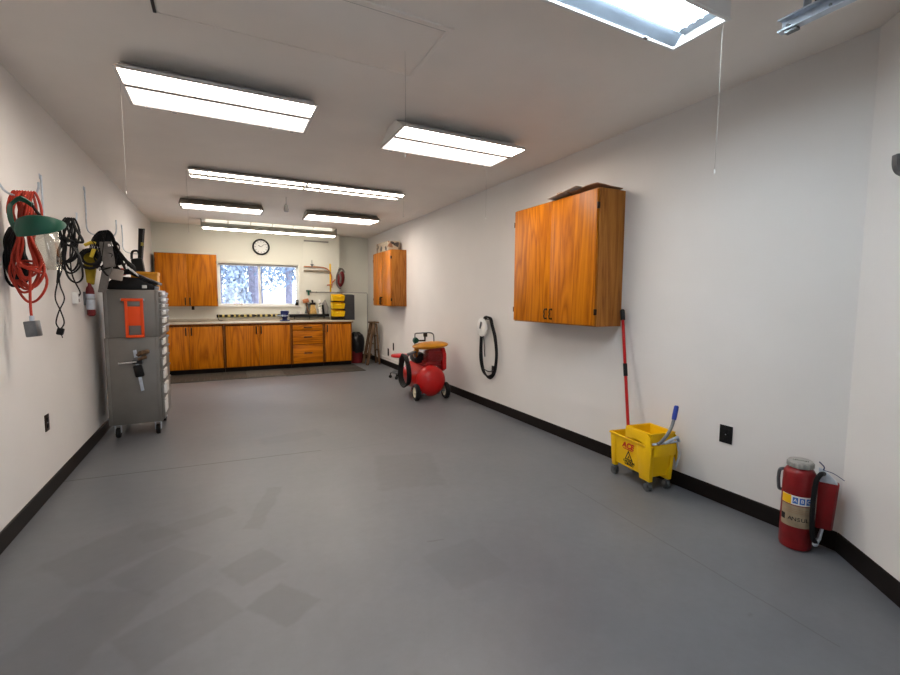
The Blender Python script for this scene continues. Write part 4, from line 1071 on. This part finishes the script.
def loops(rng, top, n, ln, wid, r, spread, seg=7, waist=None, jit=.02, dirv=(1, -.25, 0)):
    """cord looped n times over a hook at top, hanging ln, loops wid wide"""
    m = MB(); D = Vector(dirv).normalized(); Q = Vector((-D.y, D.x, 0))
    top = Vector(top)
    for k in range(n):
        f = (k/(n-1)-.5) if n > 1 else 0
        c = top+D*spread*f; L = ln*(1+rng.uniform(-.22, .05)); w_ = wid*(1+rng.uniform(-.45, .25)); sh = rng.uniform(-jit, jit)
        q = rng.uniform(-.02, .02)
        pw = .45 if waist is None else waist
        pts = [c+Vector((0, 0, .012))+Q*.012,
               c+D*(w_*.18)+Q*(.02+q)-Vector((0, 0, L*.22)),
               top+D*(sh*.5+w_*pw*.5)+Q*(.02+q)-Vector((0, 0, L*.52)),
               top+D*(sh+w_*.5)+Q*(.015+q)-Vector((0, 0, L*.8)),
               top+D*(sh+w_*.22)+Q*q-Vector((0, 0, L*.98)),
               top+D*(sh-w_*.22)-Q*(.0-q)-Vector((0, 0, L)),
               top+D*(sh-w_*.5)-Q*(.015-q)-Vector((0, 0, L*.8)),
               top+D*(sh*.5-w_*pw*.5)-Q*(.02-q)-Vector((0, 0, L*.5)),
               c-D*(w_*.18)-Q*(.02-q)-Vector((0, 0, L*.22))]
        m.sweep(spline(pts, 6, True), r, seg, True)
    return m
rng = random.Random(11)
# red extension cord
t = thing('extension_cord', 'red extension cord in long loops on the left wall with steel outlet box', 'extension cord', (-1.01, 3.42, 2.0)); L_ = t.location
m = loops(rng, (-1.003, 3.44, 1.965), 8, .59, .115, .0068, .095, 8, .25)
for z in (1.56, 1.545, 1.53): m.sweep([(-.99+.045*math.cos(a*PI/10), 3.43+.035*math.sin(a*PI/10), z+.02*math.sin(a*PI/10+z*40)) for a in range(20)], .0068, 8, True)
m.tube([(-.985, 3.41, 1.55), (-.992, 3.40, 1.40), (-.995, 3.40, 1.30), (-.993, 3.40, 1.25)], .0068, 8)
m.build('cord', M['red_cord'], t, L_)
m = MB(); m.box((-1.02, 3.37, 1.14), (-.962, 3.43, 1.232), .006, rotm(0, -6, -8)); bx = m.build('outlet_box', M['steel_dark'], t, L_)
m = MB(); m.cyl((-.993, 3.40, 1.22), (-.993, 3.40, 1.262), .012, seg=12); m.build('cord_clamp', M['steel'], bx)
bx.children[0].location = -L_
# black cord behind it
t = thing('extension_cord', 'black cord coil hanging behind the red cord at the left edge', 'extension cord', (-1.07, 3.42, 1.96)); L_ = t.location
m = loops(rng, (-1.066, 3.475, 1.76), 8, .31, .06, .0075, .035, 8, .9, .010)
m.tube([(-1.07, 3.48, 1.75), (-1.075, 3.48, 1.85), (-1.06, 3.48, 1.965), (-1.05, 3.48, 1.975)], .007, 8); m.build('cord', M['black_rubber'], t, L_)
m = MB(); m.cyl((-1.065, 3.45, 1.53), (-1.06, 3.45, 1.47), .012, seg=10); m.build('plug', M['black'], t, L_)
# face shield
t = thing('face_shield', 'green face shield with clear visor hanging over the red cord', 'face shield', (-.95, 3.36, 2.045)); L_ = t.location
m = MB(); n_ = 22; rows = []
for i in range(n_+1):
    u = i/n_; a = PI*(1-u)
    cx, cy = -.915+.108*math.cos(a), 3.38-.12*math.sin(a)
    zc = 1.815+.05*u; hgt = .014+.044*math.sin(PI*(1-u)**1.25)**.7
    ix, iy = -.915+.10*math.cos(a), 3.38-.108*math.sin(a)
    bx_, by_ = -.915+.114*math.cos(a), 3.38-.135*math.sin(a)
    rows.append([m.bm.verts.new(p) for p in ((ix, iy, zc+hgt), (cx, cy, zc+hgt*.9), (bx_, by_, zc), (cx, cy, zc-hgt), (ix, iy, zc-hgt*.9))])
for A, B in zip(rows, rows[1:]):
    for k in range(5): m.bm.faces.new((A[k], A[(k+1) % 5], B[(k+1) % 5], B[k]))
m.bm.faces.new(rows[0]); m.bm.faces.new(rows[-1][::-1]); m.build('brow_guard', M['green'], t, L_)
m = MB(); m.ribbon([(-1.018, 3.38, 1.80), (-1.035, 3.35, 1.87), (-1.03, 3.34, 1.95), (-.995, 3.36, 1.985), (-.955, 3.39, 1.975)], (.03, -.036, 0), .006); m.ribbon([(-1.03, 3.34, 1.95), (-.985, 3.33, 1.99), (-.945, 3.36, 1.965)], (.01, -.03, .02), .006); m.build('crown_band', M['green'], t, L_)
m = MB(); m.ribbon([(-.955, 3.39, 1.975), (-.93, 3.39, 1.925), (-.90, 3.38, 1.89), (-.85, 3.37, 1.885), (-.812, 3.38, 1.86)], (.004, -.02, .022), .005); m.ribbon([(-.92, 3.36, 1.90), (-.925, 3.37, 1.86)], (.03, -.01, 0), .005); m.ball((-.905, 3.35, 1.88), (.016, .01, .016), 10); m.build('head_strap', M['black'], t, L_)
m = MB(); rows = []
for i in range(13):
    a = PI*(.98-.8*i/12); 
    rr = 1.0
    cx, cy = -.885+.065*math.cos(a), 3.38-.10*math.sin(a)
    rows.append([m.bm.verts.new((-.885+(cx+.885)*q+.008*j, 3.38+(cy-3.38)*q, z)) for j, (q, z) in enumerate(((1.08, 1.815), (1.0, 1.74), (.85, 1.665), (.6, 1.60)))])
for A, B in zip(rows, rows[1:]):
    for k in range(3): m.bm.faces.new((A[k], A[k+1], B[k+1], B[k]))
vs = m.build('visor', M['shield'], t, L_)
sm = vs.modifiers.new('thickness', 'SOLIDIFY'); sm.thickness = .002
t.location.z -= .075
# black cord bundle
t = thing('cord_bundle', 'tangled black cords on the hook right of the green face shield, plug dangling', 'power cord', (-.95, 4.14, 1.95)); L_ = t.location
m = loops(rng, (-.965, 4.13, 1.925), 5, .36, .10, .0065, .05, 6, .5, .03)
m.tube([(-.95, 4.13, 1.93), (-.925, 4.12, 1.86), (-.89, 4.11, 1.78), (-.905, 4.11, 1.765), (-.97, 4.11, 1.775), (-1.02, 4.11, 1.79), (-1.01, 4.12, 1.87), (-.96, 4.13, 1.935)], .009, 8)
m.tube([(-.99, 4.10, 1.76), (-1.0, 4.10, 1.63), (-.985, 4.10, 1.52), (-.94, 4.10, 1.475), (-.90, 4.10, 1.52), (-.91, 4.10, 1.65), (-.95, 4.10, 1.73)], .0065, 7)
m.sweep([(-.965+.035*math.cos(a*PI/8), 4.12+.03*math.sin(a*PI/8), 1.78+.012*math.sin(a*PI/4)) for a in range(16)], .008, 6, True)
m.sweep([(-.965+.037*math.cos(a*PI/8), 4.12+.03*math.sin(a*PI/8), 1.75+.012*math.cos(a*PI/4)) for a in range(16)], .008, 6, True)
m.tube([(-.985, 4.11, 1.78), (-1.03, 4.10, 1.68), (-1.035, 4.10, 1.56), (-1.045, 4.10, 1.47)], .007, 7)
m.tube([(-1.0, 4.10, 1.74), (-1.01, 4.09, 1.58), (-1.045, 4.09, 1.46), (-1.06, 4.09, 1.36), (-1.035, 4.09, 1.27), (-1.02, 4.09, 1.19), (-1.04, 4.09, 1.145)], .0045, 6)
m.tube([(-.99, 4.10, 1.74), (-1.025, 4.09, 1.58), (-1.03, 4.09, 1.46), (-1.01, 4.09, 1.36), (-1.045, 4.09, 1.27), (-1.065, 4.09, 1.19), (-1.05, 4.09, 1.145)], .0045, 6)
m.build('cord', M['black_rubber'], t, L_)
m = MB(); m.box((-1.065, 4.075, 1.10), (-1.025, 4.105, 1.15), .008, rotm(0, 15)); m.cyl((-1.04, 4.09, 1.10), (-1.035, 4.09, 1.078), .003, seg=6); m.build('plug', M['black'], t, L_)
# white socket with black cord
t = socket('wall_socket', 'white wall socket below the black cord bundle on the left wall', (XL, 4.76, 1.365), (1, 0, 0), .095, .10, 'white', 'grey_metal', th=.036)
m = MB(); m.tube([(XL+.04, 4.75, 1.385), (XL+.05, 4.735, 1.42), (XL+.018, 4.69, 1.55), (XL+.03, 4.62, 1.72), (XL+.09, 4.45, 1.86), (XL+.14, 4.25, 1.91)], .0055, 7)
m.build('cord', M['black_rubber'], t, (XL, 4.76, 1.365))

# tool belt, pouch, canister
t = thing('tool_belt', 'tool belt of black straps and grey leather panels on the hook above the tool cabinet', 'tool belt', (-.93, 5.1, 1.97)); L_ = t.location
m = MB()
for k in range(9):
    o = .013*k
    m.ribbon([(-1.06+o, 5.11-.012*k, 1.80-.01*k), (-1.03+o, 5.10-.012*k, 1.90), (-.97+o*.6, 5.10-.01*k, 1.965), (-.91+o*.4, 5.10-.01*k, 1.93), (-.87+o*.3, 5.09-.01*k, 1.82), (-.845+o*.6, 5.08-.01*k, 1.72-.012*k)], (.006, -.034, .012), .006)
m.sweep([(-.98+.075*math.cos(a*PI/10)-.06, 5.0+.03*math.sin(a*PI/10), 1.71+.085*math.sin(a*PI/10)) for a in range(20)], .014, 8, True)
m.sweep([(-.98+.062*math.cos(a*PI/10)-.05, 4.985+.03*math.sin(a*PI/10), 1.72+.06*math.sin(a*PI/10)) for a in range(20)], .012, 8, True)
m.box((-1.02, 5.05, 1.83), (-.95, 5.10, 1.93), .02, rotm(0, 30)); m.box((-.90, 5.05, 1.66), (-.84, 5.09, 1.84), .015, rotm(0, -22)); m.box((-.935, 5.03, 1.86), (-.885, 5.09, 1.955), .012, rotm(0, 15)); m.box((-.985, 5.03, 1.87), (-.945, 5.09, 1.94), .012, rotm(0, -10))
rs = random.Random(21)
for k in range(9):
    x = rs.uniform(-1.06, -.86); z = rs.uniform(1.74, 1.92)
    m.ribbon([(x, 5.04+rs.uniform(-.02, .03), z), (x+rs.uniform(.0, .06), 5.02, z-.04), (x+rs.uniform(.02, .10), 5.02+rs.uniform(-.02, .02), z-rs.uniform(.06, .16)), (x+rs.uniform(-.02, .12), 5.03, z-rs.uniform(.1, .22))], (.004, -.03, .02), .006)
m.build('strap', M['black_cloth'], t, L_)
m = MB(); m.box((-.96, 5.0, 1.64), (-.868, 5.03, 1.87), .012, rotm(0, -6, 5)); m.build('leather_panel', M['grey_cloth'], t, L_)
m = MB(); m.hexa([(-1.005, 5.02, 1.415), (-.945, 5.02, 1.415), (-.945, 5.05, 1.415), (-1.005, 5.05, 1.415)], [(-.955, 5.02, 1.66), (-.885, 5.02, 1.66), (-.885, 5.05, 1.66), (-.955, 5.05, 1.66)], .008); m.build('leather_flap', M['grey_cloth'], t, L_)
m = MB(); m.box((-.905, 4.993, 1.825), (-.88, 5.0, 1.85), .004); m.ball((-.975, 4.99, 1.63), (.016, .012, .014), 12); m.build('buckle', M['chrome'], t, L_)
m = MB(); m.box((-.91, 5.06, 1.53), (-.82, 5.11, 1.63), .008, rotm(0, 10)); m.build('inner_panel', paint('pale_leather', (.38, .33, .29), .7), t, L_)
t = thing('work_pouch', 'yellow cloth pouch hanging left of the grey tool belt', 'pouch', (-1.05, 5.08, 1.82)); L_ = t.location
m = MB(); m.hexa([(-1.09, 5.06, 1.50), (-1.035, 5.05, 1.48), (-1.035, 5.09, 1.48), (-1.09, 5.10, 1.50)], [(-1.105, 5.05, 1.80), (-.985, 5.04, 1.80), (-.985, 5.10, 1.82), (-1.105, 5.11, 1.80)], .012); m.build('body', M['yellow_cloth'], t, L_)
m = MB(); m.box((-1.03, 4.975, 1.72), (-1.0, 4.995, 1.80), .008, rotm(0, 18)); m.sweep([(-1.08, 5.04, 1.83), (-1.03, 5.04, 1.86), (-1.0, 5.04, 1.85)], .014, 8); m.build('tie', paint('bright_tie', (.65, .48, .04), .6), t, L_)
t = thing('spray_canister', 'red canister with silver label on the wall left of the tool cabinet', 'canister', (-1.068, 5.07, 1.2)); L_ = t.location
m = MB(); m.lathe([(0, .0), (.02, .0), (.031, .012), (.032, .22), (.026, .255), (.014, .275), (.014, .30), (0, .30)], 24, None, L_); m.build('body', M['red_dark'], t, L_)
m = MB(); m.lathe([(.0325, .06), (.0335, .06), (.0335, .20), (.0325, .20)], 24, None, L_); m.build('label', M['steel'], t, L_)
m = MB(); m.box((XL-.001, 5.05, 1.30), (XL+.014, 5.09, 1.42), .002); m.sweep([(-1.068+.0355*math.cos(a*PI/10), 5.07+.0355*math.sin(a*PI/10), 1.355) for a in range(20)], .003, 6, True); m.build('wall_bracket', M['steel_dark'], t, L_)

# black long tool on the farthest hook
t = thing('hanging_tool', 'black long-bladed tool upright on the farthest hook behind the tool cabinet', 'tool', (-.93, 6.95, 1.65)); L_ = t.location
m = MB(); m.hexa([(-.957, 6.93, 1.80), (-.907, 6.93, 1.80), (-.907, 6.97, 1.80), (-.957, 6.97, 1.80)], [(-.93, 6.93, 2.25), (-.862, 6.93, 2.25), (-.862, 6.97, 2.25), (-.93, 6.97, 2.25)], .004); m.build('blade', M['black'], t, L_)
m = MB(); m.hexa([(-.985, 6.9, 1.60), (-.87, 6.9, 1.60), (-.87, 7, 1.60), (-.985, 7, 1.60)], [(-1.03, 6.9, 1.86), (-.905, 6.9, 1.88), (-.905, 7, 1.88), (-1.03, 7, 1.86)], .02); m.sweep(spline([(-1.02, 6.95, 1.86), (-1.01, 6.95, 1.95), (-.95, 6.95, 1.96), (-.93, 6.95, 1.87)], 5), .014, 8); m.build('body', M['black'], t, L_)
m = MB(); m.box((-.912, 6.926, 2.03), (-.885, 6.929, 2.075), .001, rotm(0, 4)); m.build('sticker', paint('olive_sticker', (.35, .3, .06), .6), t, L_)
m = MB(); m.box((-.896, 6.926, 1.86), (-.889, 6.93, 2.24), .001, rotm(0, 5)); m.build('groove', M['steel_dark'], t, L_)

# ------------------------------------------------------------------ tool chest on roller cabinet
TX0, TX1, TY0, TY1 = -1.015, -.565, 5.20, 5.84
def chest(name, label, x0, x1, z0, z1, drawers, mat):
    t = thing(name, label, 'tool chest', ((x0+x1)/2, (TY0+TY1)/2, z0)); L_ = t.location
    m = MB(); m.box((x0, TY0, z0), (x1-.012, TY1, z1), .006); m.build('shell', M[mat], t, L_)
    for xe in (x0+.006, x1-.045):
        m = MB(); m.box((xe, TY0-.004, z0+.004), (xe+.024, TY0, z1-.004), .001); m.build('corner_fold', M[mat], t, L_)
    h = (z1-z0-.03)/sum(drawers); z = z1-.015
    for d in drawers:
        a, b = z-d*h+.004, z-.004; z -= d*h
        m = MB(); m.box((x1-.0115, TY0+.02, a), (x1+.006, TY1-.02, b), .002); dr = m.build('drawer', M[mat], t, L_)
        m = MB(); m.prism([(x1+.006, b-.006), (x1+.014, b-.003), (x1+.017, b-.012), (x1+.013, b-.022), (x1+.011, b-.020), (x1+.013, b-.012), (x1+.006, b-.014)], 'Y', TY0+.03, TY1-.03); m.build('drawer_pull', M['tool_grey'], dr)
        m = MB(); m.box((x1+.006, TY0+.03, b-.03 if b-a < .06 else a+.3*(b-a)), (x1+.0165+.006*(len(t.children) % 3), TY0+.24, b-.002), .003); m.build('card_label', M['white'], dr)
    return t
ch = chest('tool_chest', 'grey steel top chest with orange holder on its side', TX0+.01, TX1+.012, .985, 1.445, [1, 1, 1, 1.2, 1.5, 1.5], 'tool_grey')
rc = chest('roller_cabinet', 'grey steel roller tool cabinet on castors under the top chest', TX0, TX1, .135, .984, [1, 1, 1.2, 1.4, 1.6, 2.2], 'tool_grey')
for x in (-.955, -.625):
    for y in (TY0+.06, TY1-.06):
        L_ = rc.location
        m = MB(); m.box((x-.03, y-.035, .125), (x+.03, y+.035, .135), .002); m.box((x-.026, y-.02, .05), (x-.021, y+.02, .126)).box((x+.021, y-.02, .05), (x+.026, y+.02, .126)); cs = m.build('castor', M['steel'], rc, L_)
        m = MB(); m.lathe([(0, -.018), (.045, -.018), (.05, -.012), (.05, .012), (.045, .018), (0, .018)], 24, rotm(0, 90), (x, y, .0505)); m.build('wheel', M['black_rubber'], cs)
        cs.children[0].location = -L_
# the wheels and drawer trim above were built in world space: shift them under their parents
for t in (ch, rc):
    for d in t.children:
        if d.name.startswith('drawer'):
            for q in d.children: q.location = -t.location
# orange holder
t = thing('tool_holder', 'bright orange plastic holder clipped to the grey top chest', 'holder', (-.78, TY0, 1.16)); L_ = t.location
m = MB(); y0, y1 = TY0-.028, TY0-.005
m.box((-.862, y0-.006, 1.335), (-.688, y1, 1.362), .004).box((-.84, y0, 1.0), (-.815, y1, 1.34), .004).box((-.715, y0, 1.0), (-.69, y1, 1.34), .004)
m.box((-.84, y0-.004, .985), (-.69, y1, 1.01), .004).box((-.835, y0+.008, 1.10), (-.695, y1, 1.285), .004); m.build('frame', M['orange'], t, L_)
m = MB(); m.box((-.835, y0+.004, 1.285), (-.695, y1-.006, 1.335), .002); m.build('slot', M['tool_grey'], t, L_)
m = MB(); m.box((-.87, TY0-.02, 1.338), (-.86, TY0-.004, 1.358), .002).box((-.69, TY0-.02, 1.338), (-.68, TY0-.004, 1.358), .002); m.build('magnet', M['steel'], t, L_)
# clamp
t = thing('bar_clamp', 'steel bar clamp with wooden grip stuck on the roller cabinet side', 'clamp', (-.78, TY0-.02, .78)); L_ = t.location
yy = TY0-.03
m = MB(); m.hexa([(-.742, yy-.004, .46), (-.715, yy-.004, .468), (-.715, yy+.004, .468), (-.742, yy+.004, .46)], [(-.79, yy-.004, .86), (-.763, yy-.004, .868), (-.763, yy+.004, .868), (-.79, yy+.004, .86)], .001); m.build('bar', M['steel'], t, L_)
m = MB(); m.box((-.80, yy-.014, .73), (-.72, TY0+.0005, .765), .004); m.box((-.79, yy-.016, .60), (-.715, yy+.016, .72), .014, rotm(0, -10)); m.build('slide_arm', M['black'], t, L_)
m = MB(); m.cyl((-.90, yy-.02, .742), (-.76, yy-.02, .752), .009, seg=10); m.cyl((-.905, yy-.02, .742), (-.895, yy-.02, .743), .018, seg=14); m.build('screw', M['chrome'], t, L_)
m = MB(); m.sweep([(-.755, yy-.02, .81), (-.73, yy-.02, .835), (-.67, yy-.02, .85), (-.655, yy-.02, .85)], [.016, .022, .02, .012], 12); m.sweep([(-.75, yy-.02, .775), (-.68, yy-.02, .80)], [.016, .018], 12); m.build('wooden_grip', M['old_wood'], t, L_)
m = MB(); m.box((-.785, yy-.03, .765), (-.72, yy+.014, .80), .006, rotm(0, -15)); m.build('fixed_jaw', M['steel_dark'], t, L_)
# on top of the chest
t = thing('tool_case', 'black wedge-shaped case lying open on the top chest', 'case', (-.79, 5.42, 1.446)); L_ = t.location
m = MB(); m.prism([(-.985, 1.447), (-.60, 1.447), (-.595, 1.485), (-.72, 1.56), (-.90, 1.575), (-.975, 1.51)], 'Y', 5.25, 5.60, .008); m.build('tray', M['black'], t, L_)
m = MB(); m.hexa([(-.572, 5.23, 1.492), (-.572, 5.60, 1.497), (-.83, 5.60, 1.612), (-.83, 5.23, 1.61)], [(-.567, 5.23, 1.518), (-.567, 5.60, 1.52), (-.815, 5.60, 1.638), (-.815, 5.23, 1.636)], .004); m.build('lid', M['black'], t, L_)
m = MB(); m.box((-.70, 5.243, 1.462), (-.66, 5.2495, 1.492), .003); m.build('latch', M['white'], t, L_)
t = thing('orange_box', 'flat yellow-orange box on the top chest behind the black case', 'box', (-.70, 5.75, 1.446)); L_ = t.location
m = MB(); m.box((-.84, 5.62, 1.447), (-.612, 5.82, 1.638), .003); m.build('carton', M['orange_box'], t, L_)
m = MB(); m.box((-.845, 5.615, 1.605), (-.607, 5.825, 1.640), .003); m.build('lid', M['orange_box'], t, L_)
t = thing('red_tool', 'dull red tool body lying under the black straps on the top chest', 'tool', (-.88, 5.31, 1.58)); L_ = t.location
m = MB(); m.box((-.94, 5.26, 1.578), (-.83, 5.36, 1.648), .02, rotm(0, -8)); m.build('body', M['red_cord'], t, L_)
m = MB(); m.cyl((-.84, 5.31, 1.62), (-.80, 5.31, 1.63), .022, seg=14); m.build('nose', M['black'], t, L_)
t = thing('jumper_cables', 'tangle of black cable with pale clamps above the top chest', 'cable', (-.83, 5.25, 1.60)); L_ = t.location
m = MB(); rg = random.Random(4)
for k in range(9):
    a = rg.uniform(0, 6.28); b = rg.uniform(.05, .10)
    m.tube([(-.86+rg.uniform(-.05, .05)-.05, 5.2, 1.80-rg.uniform(0, .08)), (-.84+b*.4, 5.19+rg.uniform(-.02, .04), 1.72), (-.79+rg.uniform(-.03, .05), 5.2+rg.uniform(-.02, .05), 1.64+rg.uniform(-.03, .03)), (-.87+rg.uniform(-.04, .03), 5.22, 1.60+rg.uniform(0, .04)), (-.91+rg.uniform(-.03, .03), 5.2, 1.70)], .0085, 7, 6, True)
m.tube([(-.85, 5.22, 1.62), (-.78, 5.22, 1.6), (-.72, 5.24, 1.575), (-.68, 5.26, 1.558)], .01, 7)
m.build('cable', M['black_rubber'], t, L_)
for k in range(4):
    m = MB(); x = -.84+.026*k; z = 1.70-.022*k
    m.sweep([(x, 5.14, z), (x+.035, 5.13, z-.035), (x+.055, 5.13, z-.06)], [.008, .007, .004], 8); m.build('clamp', M['white_metal'], t, L_)

# ------------------------------------------------------------------ outside the window
m = MB(); n_ = 24; rows = []
for i in range(n_+1):
    y = YB+.4+i*2.6; row = []
    for j in range(n_+1):
        x = -30+j*2.6
        z = -.25+max(0, (y-14))*.062+.25*math.sin(x*.7+i)*min(1, i*.1)
        row.append(m.bm.verts.new((x, y, z)))
    rows.append(row)
for A, B in zip(rows, rows[1:]):
    for k in range(n_): m.bm.faces.new((A[k], A[k+1], B[k+1], B[k]))
struct('ground', m, M['snow'])
def tree(label, x, y, h, r0, crown, seed, mat='needle', low=.25, wide=1.6):
    wide *= .9
    rg = random.Random(seed); z0 = -.35+max(0, (y-14))*.062
    t = thing('pine_tree', label, 'tree', (x, y, z0), 0, 'snowy pines outside the window')
    m = MB(); m.sweep([(0, 0, 0), (.03, 0, h*.4), (0, .02, h)], [r0, r0*.75, .02], 10)
    m.build('trunk', M['bark'], t)
    m = MB()
    for k in range(crown):
        f = rg.random()**.8; z = h*(low+(1-low)*f); rr = wide*(1-.75*f)*math.sqrt(rg.random()); a = rg.uniform(0, 2*PI)
        c = Vector((rr*math.cos(a), rr*math.sin(a), z-.22*rr)); s_ = rg.uniform(.05, .13)
        q = Euler((rg.uniform(0, 3), rg.uniform(0, 3), rg.uniform(0, 3))).to_matrix()
        vs = [m.bm.verts.new(c+q @ Vector(p)*s_) for p in ((-1, -.4, 0), (0, -.6, .1), (1, 0, 0), (0, .6, .1))]
        m.bm.faces.new(vs)
    m.build('foliage', M[mat], t)
    return t
TREES = [('pine with thick trunk in the middle of the window', 1.05, 19.0, 7, .21, 2600, 1, 'needle', .34, 1.8),
         ('slim pine at the right of the window, left of the rightmost trunk', 2.81, 22.5, 8.5, .175, 3000, 2, 'needle', .22, 1.6),
         ('pine trunk rightmost in the window', 3.93, 26.0, 10, .25, 3000, 3, 'needle', .25, 2.0),
         ('dense blue-green pine at the left of the window', -.2, 24.0, 8, .2, 5200, 4, 'needle', .2, 2.3),
         ('snow-laden tree low at the far left of the window', -1.1, 17.0, 2.9, .07, 2800, 5, 'needle_pale', .1, 1.0),
         ('wide blue-green pine farthest back behind the thick middle trunk', 2.3, 34.0, 11, .24, 6000, 6, 'needle', .10, 3.2),
         ('blue-green pine behind the two right trunks', 5.2, 33.0, 10, .24, 5200, 7, 'needle', .2, 2.2),
         ('snow-laden small tree left of the thick trunk', .45, 18.0, 2.8, .06, 2000, 8, 'needle_pale', .1, .8)]
for a in TREES: tree(*a)

# ------------------------------------------------------------------ light, camera, output
w = bpy.data.worlds.new('sky'); C.world = w; w.use_nodes = True
bg = w.node_tree.nodes['Background']; bg.inputs['Color'].default_value = (.80, .89, 1.0, 1); bg.inputs['Strength'].default_value = 2.8

cam = bpy.data.cameras.new('camera'); co = bpy.data.objects.new('camera', cam); COL.objects.link(co); C.camera = co
F_, YAW, PIT, ROL = 443.805, .471824, -.0859185, .00543077
cam.sensor_fit = 'HORIZONTAL'; cam.sensor_width = 36; cam.lens = F_*36/900; cam.clip_start = .02; cam.clip_end = 300
fwd = Vector((math.sin(YAW)*math.cos(PIT), math.cos(YAW)*math.cos(PIT), math.sin(PIT)))
rt = Vector((math.cos(YAW), -math.sin(YAW), 0)); up = rt.cross(fwd)
r2 = math.cos(ROL)*rt+math.sin(ROL)*up; u2 = -math.sin(ROL)*rt+math.cos(ROL)*up
co.matrix_world = Matrix(((r2.x, u2.x, -fwd.x, 0), (r2.y, u2.y, -fwd.y, 0), (r2.z, u2.z, -fwd.z, 1.37), (0, 0, 0, 1)))
vs_ = C.view_settings; vs_.view_transform = 'Standard'; vs_.look = 'None'; vs_.exposure = 1.04; vs_.gamma = 1; vs_.use_curve_mapping = False
